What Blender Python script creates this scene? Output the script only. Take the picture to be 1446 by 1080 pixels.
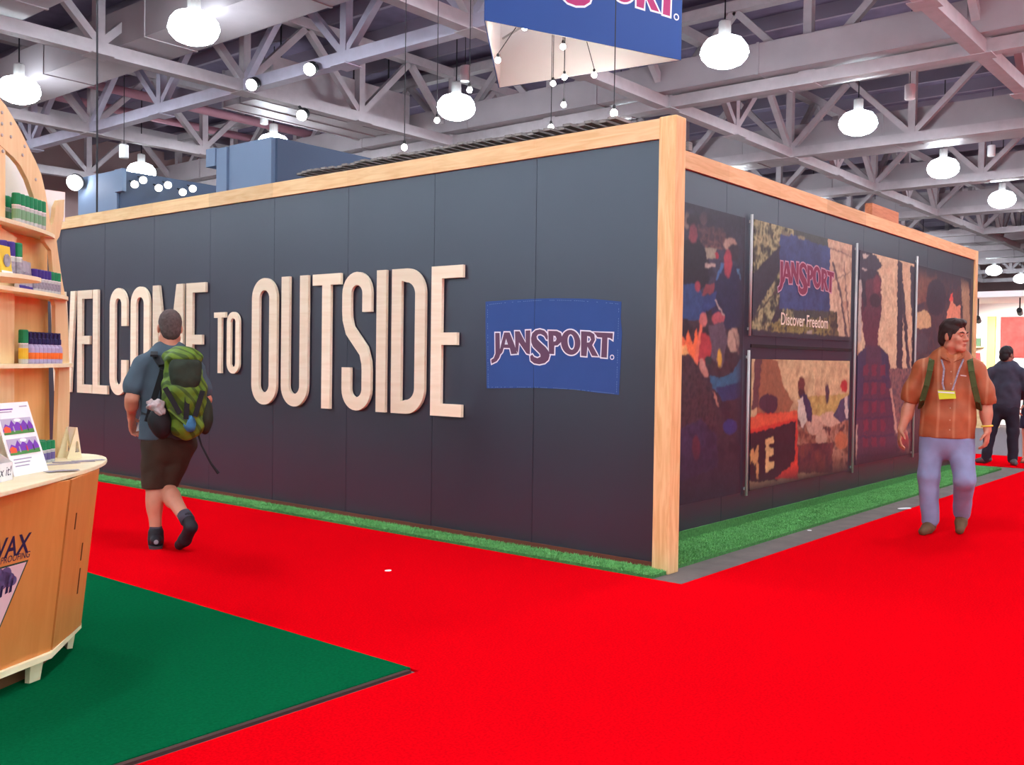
import bpy, bmesh, math, random
import numpy as np
from mathutils import Vector, Matrix

random.seed(7); rng = np.random.default_rng(7)
for o in list(bpy.data.objects): bpy.data.objects.remove(o)
scene = bpy.context.scene
COL = scene.collection
PI = math.pi

# ------------------------------------------------------------------ camera
F_PX, YAW, PITCH, ROLL, CAM_H = 1394.2, 0.6887, -0.0231, 0.0140, 1.4196
CF = np.array([math.cos(YAW)*math.cos(PITCH), math.sin(YAW)*math.cos(PITCH), math.sin(PITCH)])
_r = np.array([math.sin(YAW), -math.cos(YAW), 0.0]); _u = np.cross(_r, CF)
CR = math.cos(ROLL)*_r + math.sin(ROLL)*_u
CU = -math.sin(ROLL)*_r + math.cos(ROLL)*_u
CC = np.array([0, 0, CAM_H])
cd = bpy.data.cameras.new('camera'); cam = bpy.data.objects.new('camera', cd); COL.objects.link(cam)
cam.matrix_world = Matrix(((CR[0], CU[0], -CF[0], 0), (CR[1], CU[1], -CF[1], 0), (CR[2], CU[2], -CF[2], CAM_H), (0, 0, 0, 1)))
cd.sensor_fit = 'HORIZONTAL'; cd.sensor_width = 36; cd.lens = F_PX*36/1446; cd.clip_end = 400; cd.clip_start = 0.05
scene.camera = cam
# ------------------------------------------------------------------ world, exposure
w = bpy.data.worlds.new('hall_world'); scene.world = w; w.use_nodes = True
bg = w.node_tree.nodes['Background']; bg.inputs[0].default_value = (0.62, 0.62, 0.72, 1); bg.inputs[1].default_value = 0.35
vs = scene.view_settings; vs.view_transform = 'Standard'; vs.look = 'None'; vs.gamma = 1; vs.exposure = 0.0
vs.use_curve_mapping = False
LAMP_LENS, LAMP_BOWL = 112.0, 13.0     # glow of each high-bay lamp's drop lens and acrylic bowl (built further down)
LAMP_Z = 9.0

# photo pixel -> direction / point
def ray(x, y): return CF + CR*(x-723)/F_PX - CU*(y-540)/F_PX
def on_z(x, y, z): d = ray(x, y); return CC + d*(z-CC[2])/d[2]
def on_x(x, y, x0): d = ray(x, y); return CC + d*x0/d[0]
def on_y(x, y, y0): d = ray(x, y); return CC + d*y0/d[1]
def at_depth(x, y, dep): return CC + ray(x, y)*dep
def to_px(P):
    d = np.asarray(P, float)-CC; z = d@CF
    return 723+F_PX*(d@CR)/z, 540-F_PX*(d@CU)/z

# ------------------------------------------------------------------ materials
def srgb(r, g, b):
    def f(c):
        c /= 255.0
        return c/12.92 if c <= 0.04045 else ((c+0.055)/1.055)**2.4
    return (f(r), f(g), f(b))
MATS = {}
def mat(name, col=(0.5,0.5,0.5), rough=0.6, metal=0.0, spec=0.3, var=None, bump=None, emit=0.0, attr=False, wood=None, coat=0.0, sheen=0.0, weave=None, tint=None):
    if name in MATS: return MATS[name]
    m = bpy.data.materials.new(name); m.use_nodes = True; MATS[name] = m
    nt = m.node_tree; N = nt.nodes; L = nt.links; b = N['Principled BSDF']
    b.inputs['Base Color'].default_value = (*col, 1); b.inputs['Roughness'].default_value = rough
    b.inputs['Metallic'].default_value = metal; b.inputs['Specular IOR Level'].default_value = spec
    b.inputs['Coat Weight'].default_value = coat; b.inputs['Sheen Weight'].default_value = sheen
    if tint: b.inputs['Specular Tint'].default_value = (*tint, 1)
    tc = N.new('ShaderNodeTexCoord')
    csock = None
    if attr:
        a = N.new('ShaderNodeAttribute'); a.attribute_name = 'Col'; csock = a.outputs['Color']
    if wood:
        # wood = (dark colour, grain axis, scale)
        dark, axis, sc = wood
        mp = N.new('ShaderNodeMapping'); L.new(tc.outputs['Object'], mp.inputs[0])
        s = [sc*6]*3; s[axis] = sc*0.55; mp.inputs['Scale'].default_value = s
        n1 = N.new('ShaderNodeTexNoise'); n1.inputs['Scale'].default_value = 2.2; n1.inputs['Detail'].default_value = 5; n1.inputs['Distortion'].default_value = 1.1
        L.new(mp.outputs[0], n1.inputs['Vector'])
        rp = N.new('ShaderNodeValToRGB'); rp.color_ramp.elements[0].position = 0.35; rp.color_ramp.elements[1].position = 0.66
        rp.color_ramp.elements[0].color = (*dark, 1); rp.color_ramp.elements[1].color = (*col, 1)
        L.new(n1.outputs['Fac'], rp.inputs[0])
        oi = N.new('ShaderNodeObjectInfo'); hs = N.new('ShaderNodeHueSaturation')
        mr = N.new('ShaderNodeMapRange'); mr.inputs['To Min'].default_value = 0.86; mr.inputs['To Max'].default_value = 1.1
        L.new(oi.outputs['Random'], mr.inputs[0]); L.new(mr.outputs[0], hs.inputs['Value']); L.new(rp.outputs[0], hs.inputs['Color'])
        csock = hs.outputs[0]
    if weave:
        # weave = (colour 2, (sx,sy,sz) wave scale, amount) - stripes in cloth
        c2, axisname, sc, amt = weave
        wv = N.new('ShaderNodeTexWave'); wv.bands_direction = axisname; wv.inputs['Scale'].default_value = sc; wv.inputs['Distortion'].default_value = 1.2; wv.inputs['Detail'].default_value = 1
        L.new(tc.outputs['Object'], wv.inputs['Vector'])
        rr = N.new('ShaderNodeValToRGB'); rr.color_ramp.elements[0].position = 1-amt; rr.color_ramp.elements[1].position = min(1, 1-amt+0.15)
        rr.color_ramp.elements[0].color = (*col, 1); rr.color_ramp.elements[1].color = (*c2, 1)
        L.new(wv.outputs['Fac'], rr.inputs[0]); csock = rr.outputs[0]
    if var:
        sc, amt = var
        n2 = N.new('ShaderNodeTexNoise'); n2.inputs['Scale'].default_value = sc; n2.inputs['Detail'].default_value = 4
        L.new(tc.outputs['Object'], n2.inputs['Vector'])
        mr2 = N.new('ShaderNodeMapRange'); mr2.inputs['From Min'].default_value = 0.3; mr2.inputs['From Max'].default_value = 0.7
        mr2.inputs['To Min'].default_value = 1-amt; mr2.inputs['To Max'].default_value = 1+amt
        L.new(n2.outputs['Fac'], mr2.inputs[0])
        h2 = N.new('ShaderNodeHueSaturation'); h2.inputs['Color'].default_value = (*col, 1)
        if csock: L.new(csock, h2.inputs['Color'])
        L.new(mr2.outputs[0], h2.inputs['Value']); csock = h2.outputs[0]
    if csock: L.new(csock, b.inputs['Base Color'])
    if bump:
        sc, st, dist = bump
        n3 = N.new('ShaderNodeTexNoise'); n3.inputs['Scale'].default_value = sc; n3.inputs['Detail'].default_value = 3
        L.new(tc.outputs['Object'], n3.inputs['Vector'])
        bp = N.new('ShaderNodeBump'); bp.inputs['Strength'].default_value = st; bp.inputs['Distance'].default_value = dist
        L.new(n3.outputs['Fac'], bp.inputs['Height']); L.new(bp.outputs[0], b.inputs['Normal'])
    if emit:
        b.inputs['Emission Color'].default_value = (*col, 1); b.inputs['Emission Strength'].default_value = emit
    return m

M_RED = mat('red_carpet', (0.73, 0.0011, 0.0055), 1.0, spec=0.0, var=(90, 0.12), bump=(420, 0.5, 0.004))
M_GREEN = mat('green_carpet', srgb(8, 92, 54), 1.0, spec=0.0, var=(70, 0.12), bump=(420, 0.5, 0.004))
M_CONC = mat('concrete', srgb(106, 96, 92), 0.7, spec=0.25, var=(6, 0.18), bump=(60, 0.15, 0.003))
M_GREY = mat('grey_carpet', srgb(120, 112, 116), 0.95, spec=0.05, var=(60, 0.1))
M_TURF = mat('turf_mat', srgb(74, 126, 70), 0.9, spec=0.1, var=(50, 0.25))
M_BLADE = mat('turf_blade', srgb(112, 180, 104), 0.7, spec=0.25, var=(9, 0.22))
M_PANEL = mat('dark_panel', srgb(42, 40, 56), 0.37, spec=1.0, tint=(0.72, 0.88, 1.0), var=(1.2, 0.05), bump=(260, 0.05, 0.001))
M_RAILY = mat('rail_wood_y', srgb(240, 208, 158), 0.55, wood=(srgb(226, 186, 132), 1, 2.0))
M_RAILX = mat('rail_wood_x', srgb(232, 194, 144), 0.55, wood=(srgb(216, 172, 120), 0, 2.0))
M_POST = mat('post_wood', srgb(240, 206, 150), 0.5, wood=(srgb(222, 178, 120), 2, 2.0))
M_PLYL = mat('letter_ply', srgb(246, 234, 208), 0.6, wood=(srgb(238, 222, 192), 1, 1.3))
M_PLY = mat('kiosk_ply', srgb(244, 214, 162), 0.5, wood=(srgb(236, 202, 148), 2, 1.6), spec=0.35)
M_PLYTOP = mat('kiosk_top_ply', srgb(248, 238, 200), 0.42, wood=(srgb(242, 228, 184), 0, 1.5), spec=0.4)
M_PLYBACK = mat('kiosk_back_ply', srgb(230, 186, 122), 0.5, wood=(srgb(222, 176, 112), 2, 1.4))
M_STEEL = mat('truss_paint', srgb(184, 176, 180), 0.55, spec=0.3, var=(3, 0.08))
M_STEELW = mat('truss_paint_pale', srgb(190, 186, 204), 0.55, spec=0.3, var=(3, 0.06))
M_DUCT = mat('duct_paint', srgb(172, 164, 168), 0.5, spec=0.3, var=(1.0, 0.07))
M_DECK = mat('roof_deck', srgb(118, 108, 132), 0.8, spec=0.2, var=(1.5, 0.14))
M_JOIST = mat('joist_paint', srgb(150, 140, 156), 0.7, spec=0.2)
M_PIPE = mat('pipe_pink', srgb(178, 128, 142), 0.5)
M_HALL = mat('hall_wall', srgb(178, 150, 150), 0.8, var=(0.3, 0.12))
M_METAL = mat('brushed_metal', srgb(186, 184, 182), 0.45, metal=0.25)
M_BLACK = mat('black_metal', srgb(26, 26, 30), 0.5)
M_CABLE = mat('cable_black', srgb(40, 40, 46), 0.6)
M_WHITE = mat('white_plastic', srgb(236, 236, 236), 0.5)
M_LAMP = mat('lamp_lens', (0.84, 0.93, 1.0), 0.4, emit=LAMP_LENS)
M_REFL = mat('lamp_reflector', srgb(214, 216, 222), 0.3, metal=0.6)
M_BULB = mat('bulb_glow', (1.0, 0.93, 0.82), 0.4, emit=130)
M_BULBW = mat('track_bulb_glow', (1.0, 0.86, 0.66), 0.4, emit=14)
M_SPOTG = mat('spot_glow', (1.0, 0.98, 0.96), 0.4, emit=10)

# ------------------------------------------------------------------ mesh helpers
ORIG = {}
class MB:
    def __init__(s): s.v = []; s.f = []; s.m = []
    def add(s, vs_, fs, mi=0):
        k = len(s.v); s.v += [tuple(map(float, p)) for p in vs_]; s.f += [tuple(i+k for i in f) for f in fs]; s.m += [mi]*len(fs); return s
    def box(s, a, b, mi=0):
        (x0, y0, z0), (x1, y1, z1) = a, b
        return s.add([(x0,y0,z0),(x1,y0,z0),(x1,y1,z0),(x0,y1,z0),(x0,y0,z1),(x1,y0,z1),(x1,y1,z1),(x0,y1,z1)],
                     [(3,2,1,0),(4,5,6,7),(0,1,5,4),(1,2,6,5),(2,3,7,6),(3,0,4,7)], mi)
    def hexa(s, bot, top, mi=0):
        n = len(bot)
        return s.add(list(bot)+list(top), [tuple(range(n-1, -1, -1)), tuple(range(n, 2*n))]+[(i, (i+1) % n, n+(i+1) % n, n+i) for i in range(n)], mi)
    def bar(s, p, q, wd, ht=None, mi=0, up=(0,0,1)):
        ht = ht or wd; p = Vector(p); q = Vector(q); d = (q-p).normalized(); up = Vector(up)
        if abs(d.dot(up)) > 0.99: up = Vector((1,0,0))
        a = d.cross(up).normalized()*wd/2; b = a.cross(d).normalized()*ht/2
        B = [p-a-b, p+a-b, p+a+b, p-a+b]; T = [q-a-b, q+a-b, q+a+b, q-a+b]
        return s.hexa(B, T, mi)
    def tube(s, path, r, n=8, mi=0, cap=True):
        path = [Vector(p) for p in path]; R = r if hasattr(r, '__len__') else [r]*len(path); k = len(s.v); ref = None
        for i, p in enumerate(path):
            d = (path[min(i+1, len(path)-1)]-path[max(i-1, 0)]).normalized()
            if ref is None: ref = Vector((0,0,1)) if abs(d.z) < 0.9 else Vector((1,0,0))
            a = d.cross(ref).normalized(); b = a.cross(d).normalized(); ref = b
            for j in range(n):
                t = 2*PI*j/n; q = p+(a*math.cos(t)+b*math.sin(t))*R[i]; s.v.append(tuple(q))
        for i in range(len(path)-1):
            for j in range(n):
                s.f.append((k+i*n+j, k+i*n+(j+1) % n, k+(i+1)*n+(j+1) % n, k+(i+1)*n+j)); s.m.append(mi)
        if cap:
            s.f.append(tuple(k+j for j in range(n-1, -1, -1))); s.m.append(mi)
            e = k+(len(path)-1)*n; s.f.append(tuple(e+j for j in range(n))); s.m.append(mi)
        return s
    def lathe(s, c, prof, n=16, mi=0, axis=(0,0,1)):
        ax = Vector(axis).normalized(); ref = Vector((1,0,0)) if abs(ax.x) < 0.9 else Vector((0,1,0))
        a = ax.cross(ref).normalized(); b = ax.cross(a); c = Vector(c); k = len(s.v)
        for r, z in prof:
            for j in range(n):
                t = 2*PI*j/n; s.v.append(tuple(c+ax*z+(a*math.cos(t)+b*math.sin(t))*r))
        for i in range(len(prof)-1):
            for j in range(n):
                s.f.append((k+i*n+j, k+i*n+(j+1) % n, k+(i+1)*n+(j+1) % n, k+(i+1)*n+j)); s.m.append(mi)
        s.f.append(tuple(k+j for j in range(n-1, -1, -1))); s.m.append(mi)
        e = k+(len(prof)-1)*n; s.f.append(tuple(e+j for j in range(n))); s.m.append(mi)
        return s
    def prism(s, poly, o, U, V, W, t0, t1, mi=0):
        """polygon in the plane (U,V) at o, extruded along W from t0 to t1"""
        o, U, V, W = [Vector(q) for q in (o, U, V, W)]
        bot = [o+U*a+V*b+W*t0 for a, b in poly]; top = [o+U*a+V*b+W*t1 for a, b in poly]
        return s.hexa(bot, top, mi)
    def build(s, name, m, parent=None, origin=None, smooth=False, local=False):
        off = Vector((0,0,0))
        if parent is not None and not local: off = ORIG.get(parent.name, Vector((0,0,0)))
        elif origin is not None: off = Vector(origin)
        me = bpy.data.meshes.new(name)
        me.from_pydata([tuple(Vector(p)-off) for p in s.v], [], s.f)
        ms = m if isinstance(m, (list, tuple)) else [m]
        for x in ms: me.materials.append(x)
        if len(ms) > 1: me.polygons.foreach_set('material_index', s.m)
        if smooth: me.polygons.foreach_set('use_smooth', [True]*len(me.polygons))
        bm = bmesh.new(); bm.from_mesh(me); bmesh.ops.recalc_face_normals(bm, faces=bm.faces); bm.to_mesh(me); bm.free()
        o = bpy.data.objects.new(name, me); COL.objects.link(o)
        if parent is not None: o.parent = parent; ORIG[o.name] = off
        elif origin is not None: o.location = off; ORIG[o.name] = off
        return o
def arr_mesh(name, V, Fq, m, parent=None, origin=None, smooth=True, cols=None):
    V = np.asarray(V, np.float32); Fq = np.asarray(Fq, np.int32)
    off = np.zeros(3, np.float32)
    if parent is not None: off = np.array(ORIG.get(parent.name, (0,0,0)), np.float32)
    elif origin is not None: off = np.array(origin, np.float32)
    me = bpy.data.meshes.new(name); n, k = Fq.shape
    me.vertices.add(len(V)); me.vertices.foreach_set('co', (V-off).ravel())
    me.loops.add(n*k); me.loops.foreach_set('vertex_index', Fq.ravel())
    me.polygons.add(n); me.polygons.foreach_set('loop_start', np.arange(0, n*k, k, dtype=np.int32))
    me.polygons.foreach_set('use_smooth', np.full(n, smooth))
    me.update(calc_edges=True); me.validate()
    for x in (m if isinstance(m, (list, tuple)) else [m]): me.materials.append(x)
    if cols is not None:
        ca = me.color_attributes.new('Col', 'FLOAT_COLOR', 'POINT')
        ca.data.foreach_set('color', np.concatenate([cols, np.ones((len(cols), 1))], 1).astype(np.float32).ravel())
    o = bpy.data.objects.new(name, me); COL.objects.link(o)
    if parent is not None: o.parent = parent; ORIG[o.name] = Vector(off)
    elif origin is not None: o.location = Vector(off); ORIG[o.name] = Vector(off)
    return o
def tag(o, label=None, cat=None, group=None, kind=None):
    if label: o['label'] = label
    if cat: o['category'] = cat
    if group: o['group'] = group
    if kind: o['kind'] = kind
    return o
def thing(name, loc, label, cat, group=None, rz=0.0):
    o = bpy.data.objects.new(name, None); COL.objects.link(o); o.location = Vector(loc); o.rotation_euler[2] = rz
    o.empty_display_size = 0.1; ORIG[o.name] = Vector(loc)
    return tag(o, label, cat, group)
def copy_tree(o, parent=None):
    c = o.copy(); COL.objects.link(c); c.parent = parent
    for ch in list(o.children): copy_tree(ch, c)
    return c
def struct(o): o['kind'] = 'structure'; return o
def curve_mesh(polys, offset=0.0, depth=0.0):
    """filled 2D polygons (list of closed point lists; holes by even-odd) -> (verts, faces)"""
    cu = bpy.data.curves.new('tmp', 'CURVE'); cu.dimensions = '2D'; cu.fill_mode = 'BOTH'; cu.offset = offset; cu.extrude = depth
    for P in polys:
        sp = cu.splines.new('POLY'); sp.points.add(len(P)-1); sp.use_cyclic_u = True
        for i, q in enumerate(P): sp.points[i].co = (q[0], q[1], 0, 1)
    return _cv(cu)
def _cv(cu):
    ob = bpy.data.objects.new('tmp', cu); COL.objects.link(ob)
    dg = bpy.context.evaluated_depsgraph_get(); dg.update()
    me = bpy.data.meshes.new_from_object(ob.evaluated_get(dg))
    V = [tuple(v.co) for v in me.vertices]; Fs = [tuple(p.vertices) for p in me.polygons]
    bpy.data.objects.remove(ob); bpy.data.curves.remove(cu); bpy.data.meshes.remove(me)
    return V, Fs
def text_mesh(txt, size, shear=0.0, depth=0.0, sx=1.0, offset=0.0):
    cu = bpy.data.curves.new('tmp', 'FONT'); cu.body = txt; cu.size = size; cu.shear = shear; cu.extrude = depth; cu.offset = offset
    V, Fs = _cv(cu); return [(x*sx, y, z) for x, y, z in V], Fs
def place2d(mb, VF, o, U, V, W, mi=0, lift=0.0):
    o, U, V, W = [Vector(q) for q in (o, U, V, W)]
    return mb.add([o+U*x+V*y+W*(z+lift) for x, y, z in VF[0]], VF[1], mi)

# ================================================================== THE HALL
XW, YW = 5.778, 3.868          # front faces of the two exhibit walls
XC, YC = 5.506, 3.118          # edges of the red carpet
XG = 3.156                     # edge between green and red carpet
struct(MB().box((-62, -44, -0.12), (112, 50, 0.0)).build('floor', M_CONC))
def slab(name, poly, z0, z1, m, label, cat):
    o = MB().hexa([(x, y, z0) for x, y in poly], [(x, y, z1) for x, y in poly]).build(name, m)
    return tag(o, label, cat)
slab('carpet', [(-40, -25), (-40, YC), (XG+0.002, YC), (XG+0.002, 46), (XC, 46), (XC, YC), (100, YC), (100, -25)], 0.0, 0.012, M_RED,
     'bright red carpet covering the aisles around the exhibit', 'carpet')
slab('carpet', [(15.15, YC), (15.15, 14), (17.0, 14), (17.0, YC)], 0.0, 0.012, M_RED, 'red cross-aisle carpet behind the far end of the exhibit wall', 'carpet')
slab('carpet', [(-13, YC+0.055), (-13, 30), (XG, 30), (XG, YC+0.055)], 0.0, 0.016, M_GREEN, 'dark green carpet under the plywood display kiosk', 'carpet')
slab('carpet', [(17.05, YC+0.05), (17.05, 14), (40, 14), (40, YC+0.05)], 0.0, 0.010, M_GREY, 'grey carpet in front of the brightly lit far booth', 'carpet')
# dark edging strip along the green carpet
tag(MB().box((-13, YC+0.030, 0.0), (XG-0.02, YC+0.053, 0.013)).build('carpet_edging', mat('edging', srgb(74, 48, 46), 0.7)),
    'thin dark brown edging strip along the green carpet', 'edging')

# ceiling, walls
ceil = struct(MB().box((-62, -44, 12.6), (112, 50, 12.8)).build('ceiling', M_DECK))
jm = None
for i in range(74):
    x = -60+2.25*i
    if jm is None:
        jm = MB().box((-0.07, -43.7, 12.15), (0.07, 49.8, 12.6)).build('joist', M_JOIST, ceil); jm.location = (x, 0, 0); jj = jm
    else:
        jj = jm.copy(); COL.objects.link(jj); jj.parent = ceil; jj.location = (x, 0, 0)
struct(MB().box((-62, 49.7, 0), (112, 50, 12.6)).build('wall_left', M_HALL))
struct(MB().box((111.7, -44, 0), (112, 49.7, 12.6)).build('wall_far', M_HALL))
struct(MB().box((-62, -44, 0), (112, -43.7, 12.6)).build('wall_right', M_HALL))
struct(MB().box((-62.2, -44, 0), (-62, 50, 12.6)).build('wall_back', M_HALL))

# ---- roof trusses on a 9 m grid
BAY = 8.97; XT0, YT0 = 17.5, 24.75; CH_Z = 9.13; TOP_Z = 11.75
XLINES = [XT0+BAY*i for i in range(-1, 10)]; YLINES = [YT0+BAY*j for j in range(-4, 3)]
def seen(P, pad=260):
    d = np.asarray(P)-CC; z = d@CF
    if z < 1: return False
    x, y = to_px(P); return -pad < x < 1446+pad and -pad < y < 560
def truss(axis, fixed, lines, label, group, m):
    lo, hi = lines[0], lines[-1]
    P = (lambda t, z: (t, fixed, z)) if axis == 0 else (lambda t, z: (fixed, t, z))
    root = thing('roof_truss', P(lo, CH_Z), label, 'truss', group)
    dz = 0.0 if axis == 0 else 0.025
    MB().bar(P(lo, CH_Z+0.17+dz), P(hi, CH_Z+0.17+dz), 0.34, 0.34).build('bottom_chord', m, root)
    MB().bar(P(lo, TOP_Z+dz), P(hi, TOP_Z+dz), 0.34, 0.3).build('top_chord', m, root)
    n = 0
    for k in range(len(lines)-1):
        t0 = lines[k]; q = BAY/4
        if not seen(P(t0+2*q, CH_Z+1.3), 420): continue
        for t in ((t0, t0+2*q) if axis == 0 else (t0+2*q,)):
            MB().bar(P(t, CH_Z+0.3), P(t, TOP_Z), 0.24, 0.24).build('vertical', m, root)
        for a, b in ((0, 1), (2, 1), (2, 3), (4, 3)):
            MB().bar(P(t0+a*q, CH_Z+0.3), P(t0+b*q, TOP_Z-0.1), 0.2, 0.2).build('diagonal', m, root)
        for a in ((0, 2) if axis == 0 else (2,)):
            c = P(t0+a*q, CH_Z-0.012); MB().box((c[0]-0.3, c[1]-0.3, c[2]), (c[0]+0.3, c[1]+0.3, c[2]+0.03)).build('gusset_plate', m, root)
        n += 1
    return root
XL = [XLINES[0]-BAY]+XLINES
YL = YLINES+[YLINES[-1]+BAY*0.78]
for y in YLINES:
    truss(0, y, XL, 'grey painted steel roof truss running along the pictured exhibit wall', 'lengthwise roof trusses', M_STEEL)
for x in XLINES:
    truss(1, x, YLINES, 'pale painted steel roof truss running along the lettered exhibit wall', 'crosswise roof trusses', M_STEELW if abs(x-XT0) < 0.1 else M_STEEL)

# ---- air ducts above the chords
FARD = 'pale rectangular air duct under the roof beyond the pictured wall'
for x0, x1, z0, z1, lab in ((8.4, 11.1, 9.55, 10.5, 'wide pale rectangular air duct under the roof above the triangular sign'), (13.6, 15.1, 9.55, 10.5, 'narrow pale rectangular air duct crossing above the plywood kiosk'), (25.9, 28.2, 9.55, 10.4, 'pale rectangular air duct under the roof above the corner post'), (36.0, 38.6, 9.55, 10.5, FARD), (45.2, 47.3, 9.55, 10.4, FARD), (54, 57, 9.55, 10.4, FARD), (69.5, 73, 9.55, 10.4, FARD), (80, 84, 9.55, 10.4, FARD)):
    r = thing('air_duct', ((x0+x1)/2, 12, z0), lab, 'duct', 'distant air ducts' if lab is FARD else None)
    MB().box((x0, -20, z0), (x1, 49.5, z1)).build('duct_body', M_DUCT, r)
    for k in range(12):
        y = -15+5.5*k
        MB().box((x0-0.03, y, z0-0.025), (x1+0.03, y+0.08, z1+0.03)).build('duct_flange', M_DUCT, r)
# boxy branch duct behind the lamp (pale box between the trusses)
r = thing('duct_box', (24.5, 26.5, 9.9), 'large pale box-shaped duct hanging between the roof trusses', 'duct')
MB().box((19.6, 26.2, 9.8), (25.6, 28.9, 11.0)).build('duct_body', M_DUCT, r)
for i in range(4): MB().box((19.56, 26.15+i*0.9, 9.76), (25.64, 26.25+i*0.9, 11.02)).build('duct_flange', M_STEEL, r)
for x in (20.2, 25.0):
    for y in (26.6, 28.5): MB().tube([(x, y, 10.98), (x, y, 12.597)], 0.03, 6).build('hanger_rod', M_CABLE, r)
for y, z in ((33.2, 10.75), (34.4, 11.1), (37.6, 11.2)):
    p = MB().tube([(8, y, z), (60, y, z)], 0.16, 10).build('pipe', M_PIPE, origin=(8, y, z), smooth=True)
    tag(p, 'long dull pink pipe running under the roof deck', 'pipe', 'pink roof pipes')
# ---- high bay lamps
def make_lamp():
    r = thing('high_bay_lamp', (0, 0, 0), 'round glowing white high-bay lamp hanging from the roof', 'lamp', 'high-bay lamps in rows')
    MB().lathe((0,0,0), [(0.58, 0.0), (0.60, 0.03), (0.56, 0.20), (0.44, 0.36), (0.20, 0.46), (0.15, 0.47)], 14).build('acrylic_reflector', mat('lamp_acrylic', (0.84, 0.93, 1.0), 0.4, emit=LAMP_BOWL), r, smooth=True, local=True)
    MB().lathe((0,0,0), [(0.13, 0.46), (0.15, 0.48), (0.15, 0.80), (0.10, 0.84)], 12).build('ballast', M_METAL, r, local=True)
    MB().tube([(0,0,0.82), (0,0,3.597)], 0.02, 6).build('stem', M_CABLE, r, local=True)
    MB().lathe((0,0,0), [(0.575, 0.012), (0.55, -0.09), (0.44, -0.21), (0.25, -0.29), (0.05, -0.32)], 14).build('lens', M_LAMP, r, smooth=True, local=True)
    return r
lamp0 = make_lamp(); first = True
for i in range(-7, 10):
    for j in range(-5, 4):
        x, y = 13.15+9.02*i, 11.62+8.98*j
        if not (-56 < x < 100 and -38 < y < 45): continue
        if x > 52 and not seen((x, y, LAMP_Z), 60): continue
        if x > 40 and not (-14 < y < 40): continue
        l = lamp0 if first else copy_tree(lamp0); first = False
        l.location = (x, y, LAMP_Z)
# ================================================================== THE EXHIBIT
RAIL_B, RAIL_T = 2.916, 3.05
SEAM = 1.0465
# ---- long lettered wall (plane x = XW, running along y)
wl = thing('exhibit_wall', (XW, 3.45, 0), 'long dark grey panelled exhibit wall with light wooden top rail and corner post', 'wall')
for k in range(9):
    y0 = 3.475 if k == 0 else 3.50+SEAM*k; y1 = 3.50+SEAM*(k+1)-0.004
    MB().box((XW, y0, 0.058), (XW+0.07, y1, RAIL_B+0.01)).build('panel', M_PANEL, wl)
    MB().box((XW-0.022, y0, RAIL_B), (XW+0.085, y1+0.003, RAIL_T)).build('top_rail_board', M_RAILY, wl)
MB().box((XW-0.005, 3.475, 0.0), (XW+0.06, 12.9, 0.058)).build('base_board', mat('base_brown', srgb(112, 58, 44), 0.7), wl)
pm = MB().box((5.729, 3.344, 0.0), (5.862, 3.474, 3.052)).build('corner_post', M_POST, wl)
bv = pm.modifiers.new('bevel', 'BEVEL'); bv.width = 0.006; bv.segments = 2
# ---- pictured wall (plane y = YW, running along x)
wr = thing('exhibit_wall', (10, YW, 0), 'dark exhibit wall hung with printed photographs and standing back from the corner post', 'wall')
xs = [5.865, 6.42, 7.47, 8.47, 9.55, 10.62, 11.75, 12.83, 13.9, 14.93]
for a, b in zip(xs[:-1], xs[1:]):
    MB().box((a+0.002, YW, 0.035), (b-0.002, YW+0.07, RAIL_B+0.01)).build('panel', M_PANEL, wr)
    MB().box((a, YW-0.02, RAIL_B), (b-0.001, YW+0.085, RAIL_T)).build('top_rail_board', M_RAILX, wr)
MB().box((14.93, YW-0.022, 0), (15.06, YW+0.11, RAIL_T+0.002)).build('end_post', M_POST, wr)
MB().box((5.87, YW+0.01, 0), (14.93, YW+0.06, 0.04)).build('base_board', MATS['base_brown'], wr)
for x, z0, z1 in ((7.895, 1.655, 2.70), (7.885, 0.27, 1.53), (10.37, 0.27, 2.70), (12.36, 0.30, 2.74)):
    rd = MB().tube([(x, YW-0.022, z0), (x, YW-0.022, z1)], 0.013, 8).build('metal_rod', M_METAL, wr, smooth=True)
    for z in (z0+0.06, z1-0.06): MB().box((x-0.008, YW-0.02, z-0.012), (x+0.008, YW+0.002, z+0.012)).build('rod_bracket', M_METAL, rd)
MB().box((7.96, YW-0.006, 1.555), (10.33, YW+0.002, 1.585)).build('dark_strip', M_BLACK, wr)
# inner (hidden) walls that close the booth at the back, so that it stands as a room
wb = thing('exhibit_wall', (10, 12.9, 0), 'plain rear wall of the exhibit behind the lettered wall', 'wall')
MB().box((5.87, 12.74, 0), (15.0, 12.81, 2.6)).build('panel', M_PANEL, wb)

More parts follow.
